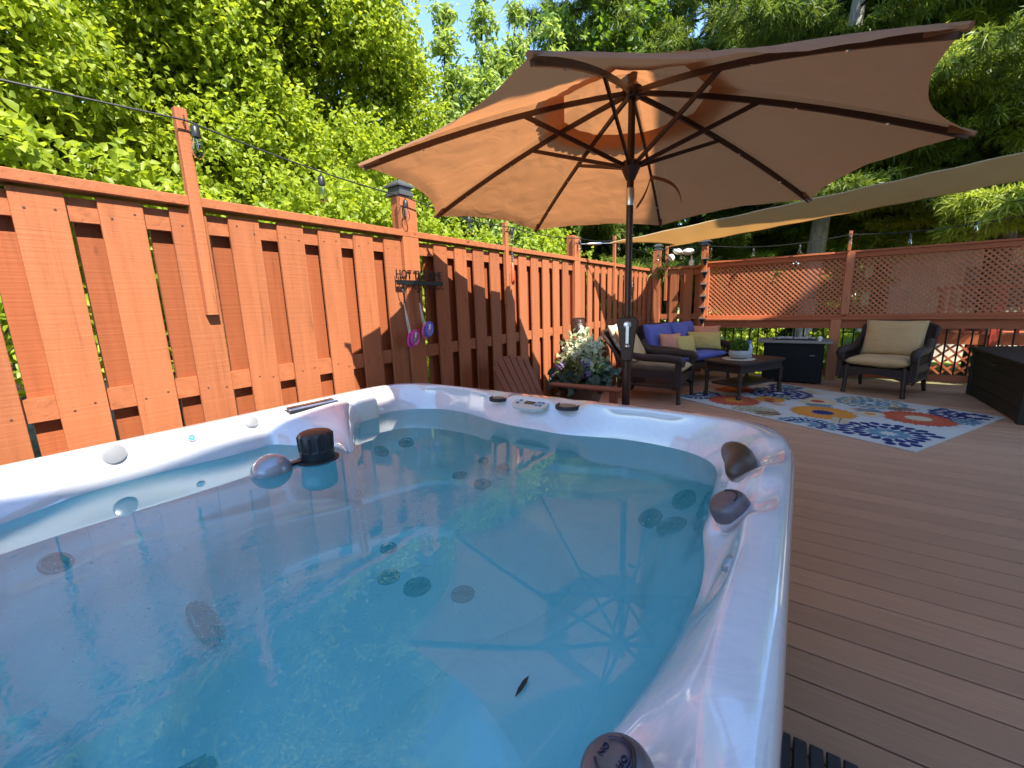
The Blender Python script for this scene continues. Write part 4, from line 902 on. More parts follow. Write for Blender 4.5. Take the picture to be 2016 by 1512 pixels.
def leaves(name, pos, dirs, L, wr, mt, parent=None, fold=.25, droop=.15, smooth_=False):
    N = len(pos); dirs = dirs / (np.linalg.norm(dirs, axis=1, keepdims=True) + 1e-9)
    up = rng.normal(0, .6, (N, 3)) + np.array([.45, -.1, .75]); side = np.cross(dirs, up); side /= (np.linalg.norm(side, axis=1, keepdims=True) + 1e-9); nn_ = np.cross(side, dirs)
    L = (L * rng.uniform(.7, 1.25, N))[:, None]; w = L * wr
    base = pos - dirs * L * .45
    p0 = base; p1 = base + dirs * L * .38 + side * w * .5 + nn_ * w * fold; p2 = base + dirs * L * .38 - side * w * .5 + nn_ * w * fold
    mid = base + dirs * L * .40; p5 = base + dirs * L - nn_ * L * droop
    p3 = base + dirs * L * .70 + side * w * .36 + nn_ * (w * fold * .6 - L * droop * .4); p4 = base + dirs * L * .70 - side * w * .36 + nn_ * (w * fold * .6 - L * droop * .4); mid2 = base + dirs * L * .72 - nn_ * L * droop * .4
    vs = np.stack([p0, p1, mid, p2, p3, mid2, p4, p5], 1).reshape(-1, 3)
    q = np.array([(0, 1, 2, 2), (1, 4, 5, 2), (4, 7, 5, 5), (0, 2, 3, 3), (2, 5, 6, 3), (5, 7, 6, 6)])
    tri = np.array([(0, 1, 2), (1, 4, 5), (1, 5, 2), (4, 7, 5), (0, 2, 3), (2, 5, 6), (2, 6, 3), (5, 7, 6)])
    f = (tri[None] + (np.arange(N) * 8)[:, None, None]).reshape(-1, 3)
    return fast_mesh(name, vs, f, mt, parent, smooth_, tri=True)
leaf_ball('foliage', (0, 0, .155), .105, .105, .09, 2600, .022, .5, M['moss'], t, .75)
t = thing('blue_bottle', 'pale frosted bottle with blue top behind the planted bowl', 'bottle', (-.53, 6.20, .466))
m = MB(); m.lathe([(.038, 0), (.042, .01), (.042, .13), (.03, .165), (.018, .175), (.018, .185)], (0, 0, 0), 20); m.build('bottle_body', mat('frosted_lilac', (.45, .46, .62), .2, 0, .5, .05, 8, 0), t, smooth=True)
m = MB(); m.lathe([(.022, .183), (.022, .215), (.018, .22), (.0005, .221)], (0, 0, 0), 20); m.build('bottle_cap', mat('blue_cap', (.08, .12, .45), .35), t, smooth=True)

# fire pit table
T = thing('fire_pit_table', 'square black gas fire pit table with stone top against the railing', 'fire pit', (-.06, 7.35, 0))
m = MB(); m.bbox((-.36, -.20, .02), (.36, .22, .575)); m.build('cabinet', M['firebox'], T, bevel=.006)
m = MB(); m.bbox((-.30, -.207, .07), (.30, -.2005, .52)); d_ = m.build('door', M['firebox'], T, bevel=.002); m = MB(); m.bbox((.20, -.222, .40), (.26, -.2075, .415)); m.build('handle', M['chrome'], d_)
m = MB(); m.bbox((-.44, -.25, .577), (.44, .27, .612)); m.build('tabletop', M['stone_top'], T, bevel=.006)
m = MB(); m.bbox((-.26, -.12, .6125), (.26, .14, .628)); m.build('burner_tray', M['black_metal'], T, bevel=.003)
m = MB()
for i in range(70): m.sphere((rng.uniform(-.24, .24), rng.uniform(-.10, .12), .632), .012 + .008 * rng.random(), 6)
b = m.build('fire_glass', mat('pale_fire_glass', (.35, .36, .34), .15), T); b['kind'] = 'stuff'
m = MB(); m.tube([(.30, -.18, .613), (.30, -.18, .64)], .02, 12); m.sphere((.30, -.18, .65), .028, 12); tag(m.build('glass_candle', M['white_plastic'], None, smooth=True), 'small white candle on the right edge of the fire pit table', 'candle').location = (-.06, 7.35, 0)

# storage box
T = thing('storage_box', 'long dark brown wood look deck storage box at the right edge of the deck', 'storage box', (2.08, 6.46, 0))
m = MB(); 
for k in range(4):
    z0 = .015 + k * .128; m.bbox((-.335, -.745, z0), (-.31, .745, z0 + .125)); m.bbox((.31, -.745, z0), (.335, .745, z0 + .125)); m.bbox((-.3095, -.745, z0), (.3095, -.72, z0 + .125)); m.bbox((-.3095, .72, z0), (.3095, .745, z0 + .125))
m.build('side_boards', M['storage'], T, bevel=.003)
for sx in (-1, 1):
    for sy in (-1, 1):
        m = MB(); m.bbox((sx * .322 - .03, sy * .732 - .03, 0), (sx * .322 + .03, sy * .732 + .03, .53)); m.build('corner_post', M['storage'], T, bevel=.004)
m = MB(); m.prism([(-.365, .532), (.365, .585), (.365, .615), (-.365, .565)], (0, 1.57, 0), (0, -.785, 0), (1, 0, 0), (0, 0, 1)); m.build('lid', M['storage'], T, bevel=.006)
m = MB(); m.tube([(-.338, -.10, .46), (-.355, -.08, .455), (-.355, .08, .455), (-.338, .10, .46)], .008, 8); m.build('handle', M['black_plastic'], T, smooth=True)

# adirondack chair by the tub (faces +x)
T = thing('adirondack_chair', 'red brown slatted adirondack chair between hot tub and fence', 'chair', (-1.58, 2.92, 0)); T.scale = (.93, .93, .90)
bkd = V((-.46, 0, .89)).normalized(); b0 = V((-.22, 0, .33))
for k in range(6):
    y_ = (k - 2.5) * .086; fan = (k - 2.5) * .012; L_ = .64 - .012 * (k - 2.5) ** 2
    m = MB(); nrm = V((.89, 0, .46)).normalized(); a = b0 + V((0, y_, 0)); b = b0 + bkd * L_ + V((0, y_ + fan, 0))
    m.bar(a, b, .081, .018, up=nrm); m.build('back_slat', M['adir'], T, bevel=.003, seg=1)
m = MB(); m.bar(b0 + bkd * .12 - V((.02, -.27, .0)), b0 + bkd * .12 - V((.02, .27, .0)), .02, .07, up=bkd); m.bar(b0 + bkd * .5 - V((.02, -.25, 0)), b0 + bkd * .5 - V((.02, .25, 0)), .02, .05, up=bkd); m.build('back_brace', M['adir'], T)
for sy in (-1, 1):
    m = MB(); y_ = sy * .33; m.prism([(-.30, -.05), (.20, -.075), (.40, -.07), (.435, -.03), (.435, .03), (.40, .07), (.20, .075), (-.30, .05)], (0, 0, .022), (0.05, y_, .575), (1, 0, 0), (0, 1, 0)); m.build('armrest', M['adir'], T, bevel=.006)
    m = MB(); m.bbox((.36, sy * .30 - .018, 0), (.43, sy * .30 + .018, .5745)); m.build('leg', M['adir'], T); m = MB(); m.bar((.42, sy * .262, .36), (-.42, sy * .262, .05), .022, .12); m.build('leg', M['adir'], T)
for k in range(6):
    m = MB(); x = .40 - k * .105; m.box((x, 0, .385 - k * .028), (.09, .52, .02), roty(R(-16) * -1)); m.build('seat_slat', M['adir'], T, bevel=.003, seg=1)

# flower planter and its neighbours
PL = V((-1.97, 4.2, 0))
T = thing('flower_planter', 'brown planter full of cream and lilac hydrangeas before the fence', 'planter', PL); T.scale = (.88, .88, .93)
m = MB(); m.lathe([(.17, .0), (.21, .10), (.27, .30), (.29, .37), (.30, .40), (.27, .40), (.25, .36), (.0005, .35)], (0, 0, 0), 32); m.build('pot', M['pot'], T, smooth=True)
def cluster(name, cs, N, L, wr, mt, sp, dirb=(0, 0, .6), dr=.8):
    pos = np.concatenate([np.array(c) + rng.normal(0, sp, (N, 3)) for c in cs]); dirs = rng.normal(0, dr, pos.shape) + np.array(dirb) + (pos - np.array([0, 0, .45])) * 1.5
    return leaves(name, pos, dirs, np.full(len(pos), L), wr, mt, T)
cluster('variegated_foliage', [(.0, .0, .75), (.08, -.1, .68), (-.14, .05, .70), (.15, .05, .62), (0, .05, .86)], 110, .075, .62, M['leaf_v'], .085)
cluster('large_leaves', [(.2, -.12, .46), (-.1, -.22, .44), (.05, -.25, .42), (.26, .1, .50), (-.2, -.1, .46), (.30, -.05, .42)], 26, .15, .62, M['leaf_b'], .07, (0, 0, 0))
cluster('inner_foliage', [(0, 0, .5), (.1, -.1, .52), (-.1, 0, .55)], 120, .09, .5, M['leaf2'], .11)
for i, (c, mt, r_) in enumerate([((.02, -.06, .87), 'petal_w', .075), ((-.10, -.08, .80), 'petal_w', .07), ((.14, -.04, .80), 'petal_w', .075), ((.0, -.14, .72), 'petal_w', .07), ((-.18, -.06, .70), 'petal_w', .065), ((-.22, -.12, .60), 'petal_l', .06), ((.13, -.15, .64), 'petal_l', .065), ((-.30, -.12, .50), 'petal_l', .055), ((.15, -.18, .52), 'petal_l', .05), ((.20, .05, .84), 'petal_w', .06)]):
    N = 170; d_ = rng.normal(0, 1, (N, 3)); d_ /= np.linalg.norm(d_, axis=1, keepdims=True)
    tn = np.cross(d_, rng.normal(0, 1, (N, 3))); leaves('flower_head', np.array(c) + d_ * r_ * rng.uniform(.8, 1.05, (N, 1)), tn + d_ * .3, np.full(N, .030), .85, M[mt], T, .1, .1)
T = thing('solar_torch', 'brown solar torch light with perforated drum behind the hydrangeas', 'torch', (-2.06, 4.32, 0))
m = MB(); m.tube([(0, 0, 0), (0, 0, .90)], .012, 10); m.build('pole_shaft', M['black_metal'], T)
m = MB()
def drum(u, v): z = .895 + .165 * v; r_ = .052 + .030 * math.sin(PI * (.15 + v * .75)); return r_, z
for k in range(11):
    r_, z = drum(0, k / 10); m.tube([(r_ * math.cos(t), r_ * math.sin(t), z) for t in [2 * PI * i / 24 for i in range(24)]], .0045, 5, closed=True)
for k in range(14):
    t_ = 2 * PI * k / 14; m.tube([(drum(0, v / 8)[0] * math.cos(t_), drum(0, v / 8)[0] * math.sin(t_), drum(0, v / 8)[1]) for v in range(9)], .005, 5)
m.build('drum', M['bronze'], T, smooth=True)
m = MB(); m.lathe([(.045, .90), (.05, .96), (.045, 1.04), (.0005, 1.05)], (0, 0, 0), 16); m.build('lamp_core', mat('frosted_core', (.55, .45, .38), .4), T, smooth=True)
m = MB(); m.lathe([(.07, 1.058), (.075, 1.064), (.06, 1.072), (.0005, 1.074)], (0, 0, 0), 24); m.build('solar_panel', M['black_plastic'], T, smooth=True)
# small green plant between armchair and loveseat
T = thing('potted_plant', 'small bright green potted plant between the side armchair and loveseat', 'plant pot', (-2.02, 6.35, 0))
m = MB(); m.lathe([(.10, 0), (.14, .30), (.15, .33), (.0005, .31)], (0, 0, 0), 20); m.build('pot', M['pot'], T, smooth=True)
pos = rng.normal(0, .07, (160, 3)) + np.array([0, 0, .45]); leaves('foliage', pos, rng.normal(0, .6, (160, 3)) + np.array([0, 0, 1]), np.full(160, .12), .3, M['leaf'], T)

# hook rack with letters and goggles
T = thing('hook_rack', 'black metal hook rack with HOT TUB TIME letters on the fence', 'hook rack', (-2.274, 2.165, 0), PI / 2)
m = MB(); m.bbox((-.22, -.012, 1.395), (.225, -.004, 1.428)); m.build('rack_bar', M['black_metal'], T, bevel=.002)
for k in range(10):
    m = MB(); x = -.20 + k * .0445; m.tube([(x, -.008, 1.396), (x, -.012, 1.375), (x, -.022, 1.366), (x, -.034, 1.370), (x, -.037, 1.382)], .0032, 6); m.build('hook', M['black_metal'], T, smooth=True)
text('HOT TUB TIME', .088, M['black_metal'], (-.0, -.008, 1.462), rotx(PI / 2), 'lettering', T, .0025)
lt = [o for o in kids(T) if o.name.startswith('lettering')][0]
xs = [v.co.x for v in lt.data.vertices]; sx_ = .44 / (max(xs) - min(xs))
for v in lt.data.vertices: v.co.x *= sx_
def goggles(label, y, ztop, lens_c, frame, strap, L_, twist):
    t = thing('swim_goggles', label, 'goggles', (-2.248, y, ztop), PI / 2 + twist, 'swim goggles on the hook rack')
    m = MB()
    for s in (-1, 1):
        pts = [(s * .004 * math.cos(k * .5) + .05 * (k / 8) * .6, -.01 + s * .004, -.09 - (L_ - .09) * k / 8) for k in range(9)]
        m.tube(pts, .0045, 6)
    m.build('strap', strap, t, smooth=True)
    m = MB(); m.tube([(0, -.01, 0), (.004, -.012, -.05), (.002, -.01, -.095)], .006, 6); m.tube([(.012 * math.cos(a), -.012, .012 * math.sin(a) - .01) for a in [2 * PI * i / 16 for i in range(16)]], .003, 5, closed=True); m.build('strap_clip', M['dark_rubber'], t, smooth=True)
    for s, dz in ((0, 0), (1, .012)):
        cx = .036 + s * .016; cz = -L_ - .045 + dz; ang_ = R(18); q_ = roty(ang_)
        m = MB(); m.tube([V((cx, -.018 - s * .020, cz)) + q_ @ V((.030 * math.cos(a), 0, .050 * math.sin(a))) for a in [2 * PI * i / 28 for i in range(28)]], .0085, 8, closed=True); fr_ = m.build('goggle_frame', frame[s], t, smooth=True)
        m = MB(); m.lathe([(.0005, .006), (.5, .004), (.95, 0)], (0, 0, 0), 24); 
        m.v = [tuple(V((cx, -.020 - s * .020, cz)) + q_ @ V((x * .030, -z, y_ * .050))) for x, y_, z in m.v]; m.build('lens', lens_c, fr_, smooth=True)
PK = mat('magenta_frame', (.62, .04, .36), .3); PB_ = mat('blue_frame', (.10, .12, .60), .3); PK2 = mat('pink_frame', (.80, .16, .34), .3); LN = mat('grey_lens', (.22, .22, .26), .08, 0, .8, .05, 10, 0); LN2 = mat('violet_lens', (.34, .28, .55), .08, 0, .8, .05, 10, 0); STW = mat('clear_strap', (.55, .52, .46), .4)
goggles('magenta swim goggles with grey lenses hanging at the left of the hook rack', 1.972, 1.362, LN, (PK, PK), STW, .295, 0)
goggles('pink and blue swim goggles with violet lenses hanging from the hook rack', 2.112, 1.362, LN2, (PK2, PB_), STW, .245, 0)
# red wind ornament on the pole
T = thing('wind_ornament', 'small red hanging ornament with beads on the fence pole', 'ornament', (-2.24, 3.30, 1.72))
m = MB(); m.tube([(0, 0, .05), (0, 0, -.02)], .002, 5); m.build('cord', M['cord'], T)
m = MB()
for k in range(4): m.sphere((0, 0, -.02 - k * .022), .011, 8)
m.build('bead', M['chrome'], T, smooth=True)
m = MB(); m.lathe([(.004, -.10), (.016, -.115), (.016, -.28), (.010, -.30), (.0005, -.30)], (0, 0, 0), 12); m.build('tube_body', mat('red_orange', (.55, .09, .03), .4), T, smooth=True)
# ornamental metal medallion behind the pole
T = thing('wall_ornament', 'ornate dark metal scroll ornament on the fence behind the umbrella pole', 'ornament', (-2.29, 6.80, 1.42), PI / 2)
for r_ in (.03, .055):
    m = MB(); m.tube([(r_ * math.cos(a), -.01, r_ * 2.2 * math.sin(a)) for a in [2 * PI * i / 20 for i in range(20)]], .007, 6, closed=True); m.build('scroll_ring', M['bronze'], T, smooth=True)
m = MB(); m.bar((0, -.01, -.30), (0, -.01, .16), .012, .008); m.build('stem', M['bronze'], T)
# floodlight on the corner fence
T = thing('floodlight', 'white twin head motion floodlight on the corner fence', 'floodlight', (-1.60, 7.73, 1.79))
m = MB(); m.bbox((-.035, -.02, 0), (.035, .02, .09)); m.tube([(0, 0, .09), (0, -.02, .16)], .014, 10); m.build('mount', M['white_plastic'], T, bevel=.004)
m = MB(); m.sphere((-.05, -.04, .225), .10, 20, (1, .75, .55)); m.build('sensor_head', M['white_plastic'], T, smooth=True)
m = MB(); m.sphere((-.22, -.04, .245), .085, 18, (1, .8, .6), roty(R(20))); m.lathe([(.05, 0), (.07, .06), (.055, .07), (.0005, .062)], (-.29, -.06, .17), 18, to_dir((-.6, -.5, -.5))); m.build('lamp_head', M['white_plastic'], T, smooth=True)

# rug with flowers
Nn = V((.823, 4.331, 0)); U = V((-.8746, .4848, 0)); Vv = V((.4848, .8746, 0))
cols = dict(cream=(.47, .425, .355), navy=(.022, .030, .10), teal=(.11, .19, .22), red=(.42, .075, .03), orange=(.56, .20, .025), beige=(.50, .38, .22), olive=(.30, .26, .13), peach=(.60, .27, .17), brown=(.20, .10, .06))
RM = [cloth('rug_' + k, c, (0, 0, 0), 0, 900, .12) for k, c in cols.items()]; ci = {k: i for i, k in enumerate(cols)}
m = MB(); m.prism([(0, 0), (2.45, 0), (2.45, 1.85), (0, 1.85)], (0, 0, .008), Nn + V((0, 0, .0008)), U, Vv)
def clipok(pts): return all(.015 < x < 2.435 and .015 < y_ < 1.835 for x, y_ in pts)
lay = [0]
def petal(cx, cy, a, r0, r1, w, col, z):
    ca, sa = math.cos(a), math.sin(a); L_ = r1 - r0
    pts = [(r0, 0), (r0 + L_ * .25, w * .27), (r0 + L_ * .62, w * .46), (r0 + L_ * .88, w * .34), (r1 + L_ * .06, 0), (r0 + L_ * .88, -w * .34), (r0 + L_ * .62, -w * .46), (r0 + L_ * .25, -w * .27)]
    pts = [(cx + x * ca - y_ * sa, cy + x * sa + y_ * ca) for x, y_ in pts]
    if not clipok(pts): return
    m.cur = ci[col]; m.add([Nn + U * x + Vv * y_ + V((0, 0, z)) for x, y_ in pts], [tuple(range(7, -1, -1))])
def disc(cx, cy, r_, col, z, k=28, wob=0):
    pts = [(cx + r_ * (1 + wob * math.cos(i * 9 * 2 * PI / k)) * math.cos(2 * PI * i / k), cy + r_ * (1 + wob * math.cos(i * 9 * 2 * PI / k)) * math.sin(2 * PI * i / k)) for i in range(k)]
    pts = [(min(max(x, .015), 2.435), min(max(y_, .015), 1.835)) for x, y_ in pts]
    m.cur = ci[col]; m.add([Nn + U * x + Vv * y_ + V((0, 0, z)) for x, y_ in pts], [tuple(range(k - 1, -1, -1))])
Z0 = .0100
def dahlia(cx, cy, r_, cols_, rings_=4, core=None, seed=0):
    global Z0
    for k in range(rings_):
        a, b = r_ * (.16 + .84 * k / rings_), r_ * (.16 + .84 * (k + 1.0) / rings_) * .995; n_ = [8, 12, 17, 22, 28][k] if rings_ > 3 else [11, 17, 24][k]
        for i in range(n_): petal(cx, cy, 2 * PI * (i + .5 * (k % 2)) / n_ + seed, a - (b - a) * .12, b * (1.0 if i % 2 else .95), 2 * PI * (a * .3 + b * .7) / n_ * .98, cols_[k % len(cols_)], Z0)
    if core: disc(cx, cy, r_ * .15, core, Z0)
    Z0 += .00002
def sunny(cx, cy, r_, col, corec, core=.28, linec='cream', core2=None):
    global Z0
    for i in range(44): petal(cx, cy, 2 * PI * i / 44, r_ * .55, r_ * (1.0 if i % 2 else .93), r_ * .15, col, Z0)
    disc(cx, cy, r_ * .82, col, Z0 + .0001, 44)
    for i in range(22): petal(cx, cy, 2 * PI * (i + .3) / 22, r_ * core, r_ * (.52 + .1 * (i % 2)), r_ * .018, 'peach' if col != 'beige' else 'cream', Z0 + .0002)
    disc(cx, cy, r_ * core, corec, Z0 + .0003, 28)
    if core2: disc(cx, cy, r_ * core * .45, core2, Z0 + .0004)
    Z0 += .00002
def sprig(cx, cy, a, L_, col, n_=7):
    global Z0
    ca, sa = math.cos(a), math.sin(a)
    petal(cx, cy, a, 0, L_, .012, 'brown', Z0)
    for i in range(n_):
        s_ = L_ * (.2 + .8 * i / n_); px, py = cx + ca * s_, cy + sa * s_
        for k in (-1, 1): petal(px, py, a + k * .9, .01, .085, .040, col, Z0)
    Z0 += .00002
dahlia(.32, .37, .38, ['teal', 'navy', 'navy'], 3, None, .1)
sunny(.40, 1.16, .30, 'red', 'beige', .34)
sunny(1.00, .66, .30, 'orange', 'navy', .32)
sunny(1.30, 1.14, .20, 'beige', 'red', .34)
dahlia(.95, 1.52, .33, ['teal', 'teal', 'olive', 'teal'], 4, None, .4)
dahlia(.16, 1.66, .34, ['navy', 'navy', 'navy'], 3, None, .2)
dahlia(.10, 1.36, .14, ['teal', 'teal'], 2)
dahlia(.86, .10, .26, ['teal', 'navy', 'teal'], 3, None, .3)
dahlia(1.80, 1.22, .38, ['navy', 'navy', 'navy'], 3, None, .5)
sunny(1.86, .42, .30, 'red', 'orange', .34)
dahlia(1.42, .16, .24, ['olive', 'olive', 'olive'], 3, 'olive')
sunny(2.30, 1.0, .28, 'red', 'orange', .3)
dahlia(2.30, .35, .28, ['navy', 'teal', 'navy'], 3)
sunny(1.66, .80, .17, 'orange', 'red', .34)
sunny(.66, 1.78, .16, 'red', 'orange', .34) if False else None
sunny(.72, .98, .13, 'beige', 'orange', .36)
dahlia(2.0, 1.70, .22, ['teal', 'navy'], 2)
for a in ((.62, .92, .6, .35, 'peach'), (.68, .30, 1.2, .30, 'beige'), (1.32, .62, .2, .34, 'peach'), (1.35, .85, 2.6, .3, 'teal'), (1.45, 1.5, .5, .3, 'beige'), (.55, 1.6, -1, .26, 'brown'), (1.6, .85, 1.3, .25, 'olive'), (2.2, 1.4, .9, .28, 'beige'), (.66, 1.22, -.6, .25, 'teal'), (1.15, .30, -.7, .28, 'brown')): sprig(*a)
rg = m.build('rug', RM); tag(rg, 'cream rug with navy, red and orange flowers under the coffee table', 'rug')


# ================================================================== TREES
def trunk_mb(m, p, q, r0, r1, k=8, wob=.06, n_=10):
    p, q = V(p), V(q); pts = []; rs_ = []
    for i in range(k + 1):
        f = i / k; v = p.lerp(q, f) + V((noise.noise(p + V((f * 3, 0, 0))), noise.noise(p + V((0, f * 3, 7))), 0)) * wob * (q - p).length * (f * (1.2 - f)); pts.append(v); rs_.append(r0 + (r1 - r0) * f)
    m.tube(pts, rs_, n_); return pts
def broad_tree(label, base, trunks, clumps, mt, leafL, per, sp, group='leafy trees behind the board fence', bark='bark2', wr=.62, name='leafy_tree', cat='tree', inner=.25):
    """clumps: list of (centre, radius); every clump gets leafy twigs of its own"""
    t = thing(name, label, cat, base, 0, group); bx, by, bz = base
    tm = MB(); tops = []
    for (p, q, r0, r1) in trunks:
        pts = trunk_mb(tm, V(p) - V(base), V(q) - V(base), r0, r1); tops += pts[3:]
    pos = []; dirs = []
    for (c, r_) in clumps:
        c = V(c) - V(base)
        if tops:
            a = min(tops, key=lambda v: (v - c).length); trunk_mb(tm, a, a.lerp(c, .9), .022, .007, 4, .1, 6)
        nk = max(3, int(per * r_ * r_ / (sp * 9)))
        # twig sprays
        dd = rng.normal(0, 1, (nk, 3)); dd /= np.linalg.norm(dd, axis=1, keepdims=True); rr_ = r_ * rng.uniform(.35, 1.05, nk) ** .7
        ce = np.array(c) + dd * rr_[:, None] * np.array([1, 1, .85])
        for e, d_ in zip(ce, dd):
            kk = int(9 * rng.uniform(.6, 1.4)); ax_ = d_ * .8 + rng.normal(0, .45, 3) + np.array([.12, 0, -.10]); ax_ /= np.linalg.norm(ax_)
            s_ = rng.uniform(-1, 1, kk)[:, None] * sp; pos.append(e + ax_ * s_ + rng.normal(0, sp * .28, (kk, 3))); dirs.append(ax_ * .7 + rng.normal(0, .65, (kk, 3)) + np.array([.15, -.05, -.25]))
    pos = np.concatenate(pos); dirs = np.concatenate(dirs)
    if trunks: tm.build('trunk', M[bark], t, smooth=True)
    leaves('crown', pos, dirs, np.full(len(pos), leafL), wr, mt, t)
    return t
def fill(x0, x1, y0, y1, z0, z1, n_, r0, r1, face=None):
    out = []
    for i in range(n_):
        out.append(((rng.uniform(x0, x1), rng.uniform(y0, y1), rng.uniform(z0, z1)), rng.uniform(r0, r1)))
    return out
# near understory right behind the long fence
broad_tree('low bright leafy bush hanging over the left end of the fence', (-3.6, .9, -.45), [((-3.7, .9, -.45), (-3.5, .8, 2.1), .05, .02), ((-3.7, 1.1, -.45), (-3.4, 1.6, 2.0), .04, .02)],
    [((-3.3, .35, 2.08), .30), ((-3.2, .75, 2.02), .22), ((-3.5, .0, 2.1), .34), ((-3.5, -.5, 1.9), .4), ((-3.6, .9, 1.7), .4), ((-3.4, 1.25, 1.9), .25), ((-3.3, 1.7, 1.75), .3), ((-3.6, -.9, 2.2), .45), ((-3.7, .6, 1.2), .5), ((-3.6, 1.5, 1.1), .5)], M['leaf'], .064, 950, .10)
broad_tree('bright leafy bush spilling over the fence beside the umbrella', (-3.7, 2.9, -.45), [((-3.8, 2.8, -.45), (-3.4, 3.0, 2.1), .05, .02), ((-3.8, 3.0, -.45), (-3.5, 4.0, 2.1), .04, .02)],
    [((-3.3, 2.05, 1.95), .36), ((-3.4, 2.5, 2.1), .40), ((-3.3, 3.0, 1.95), .36), ((-3.4, 3.5, 1.9), .34), ((-3.2, 4.0, 1.85), .3), ((-3.6, 2.3, 1.5), .45), ((-3.6, 3.2, 1.4), .5), ((-3.6, 4.0, 1.3), .5), ((-3.5, 2.0, .9), .5), ((-3.5, 3.4, .7), .5)], M['leaf'], .058, 1050, .10)
broad_tree('tall leafy tree with dark leaning trunks behind the left fence', (-5.2, .9, -.45), [((-5.0, .7, -.45), (-5.2, -.3, 6.5), .10, .03), ((-5.2, 1.2, -.45), (-4.9, 1.0, 6.3), .07, .02), ((-5.2, 1.2, .6), (-5.3, 2.2, 6.0), .05, .02)],
    fill(-5.4, -4.1, -1.8, 2.2, 2.6, 6.8, 58, .40, .68), M['leaf'], .058, 1200, .11)
broad_tree('tall bright green leafy tree in the middle of the fence', (-5.0, 3.6, -.45), [((-5.0, 3.4, -.45), (-4.8, 2.9, 6.5), .10, .03), ((-5.0, 3.6, -.45), (-4.6, 4.3, 5.2), .07, .02)],
    fill(-5.4, -3.9, 1.9, 3.7, 2.4, 6.6, 48, .40, .66) + fill(-5.2, -4.0, 3.5, 4.35, 2.2, 4.2, 13, .35, .55), M['leaf'], .056, 1250, .11)
for i, (x, y_, h_) in enumerate([(-4.75, 5.35, 5.5), (-4.6, 6.1, 6.1), (-4.3, 6.6, 5.9), (-5.6, 5.3, 5.0), (-3.9, 7.1, 5.8), (-4.1, 6.2, 4.4)]):
    cl = []
    for k in range(9): z = h_ * (.34 + .66 * k / 8); cl.append(((x + rng.uniform(-.15, .15) * (8 - k) * .35, y_ + rng.uniform(-.2, .2) * (8 - k) * .35, z), .17 + .055 * (8 - k)))
    broad_tree('slender tree with drooping pointed leaves, %s beyond the fence' % ['just right of the sky gap', 'tallest by the umbrella corner', 'reaching over the umbrella top', 'just left of the sky gap', 'dark against the pines', 'shortest and fullest'][i], (x, y_, -.45), [((x, y_, -.45), (x, y_, h_ * .95), .05, .012)], cl, M['leaf3'], .12, 900, .12, 'slender pointed leaved trees', wr=.36, name='slender_tree')
broad_tree('low sunlit shrub over the fence near the far corner', (-3.6, 6.2, -.45), [((-3.6, 6.2, -.45), (-3.5, 6.0, 1.7), .04, .02)],
    [((-3.3, 5.6, 1.95), .35), ((-3.5, 6.2, 2.1), .45), ((-3.2, 6.7, 1.85), .32), ((-3.6, 5.4, 1.3), .5), ((-3.5, 6.4, 1.1), .5), ((-3.4, 4.9, 1.5), .42), ((-3.3, 5.2, .8), .5), ((-3.4, 6.6, .4), .45), ((-3.4, 5.7, .3), .5)], M['leaf'], .075, 420, .10)
# darker trees deeper in the wood
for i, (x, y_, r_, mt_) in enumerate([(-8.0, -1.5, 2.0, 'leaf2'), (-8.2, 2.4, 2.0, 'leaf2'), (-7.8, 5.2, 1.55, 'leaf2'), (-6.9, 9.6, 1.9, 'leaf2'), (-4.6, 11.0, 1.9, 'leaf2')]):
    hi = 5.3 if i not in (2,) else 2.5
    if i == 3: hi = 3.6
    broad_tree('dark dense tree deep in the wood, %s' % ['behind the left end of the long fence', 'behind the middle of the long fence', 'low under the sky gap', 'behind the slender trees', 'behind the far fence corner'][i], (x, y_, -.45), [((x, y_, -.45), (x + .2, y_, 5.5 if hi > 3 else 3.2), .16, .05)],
        fill(x - r_ * .7, x + r_ * .7, y_ - r_, y_ + r_, .4, hi, 30, .7, 1.1) + ([] if hi < 5 else fill(x - r_ * .7, x + r_ * .7, y_ - r_, y_ + r_, 5.3, 7.6, 16, .7, 1.1)), M[mt_], .16, 150, .2, 'dark trees deep in the wood')

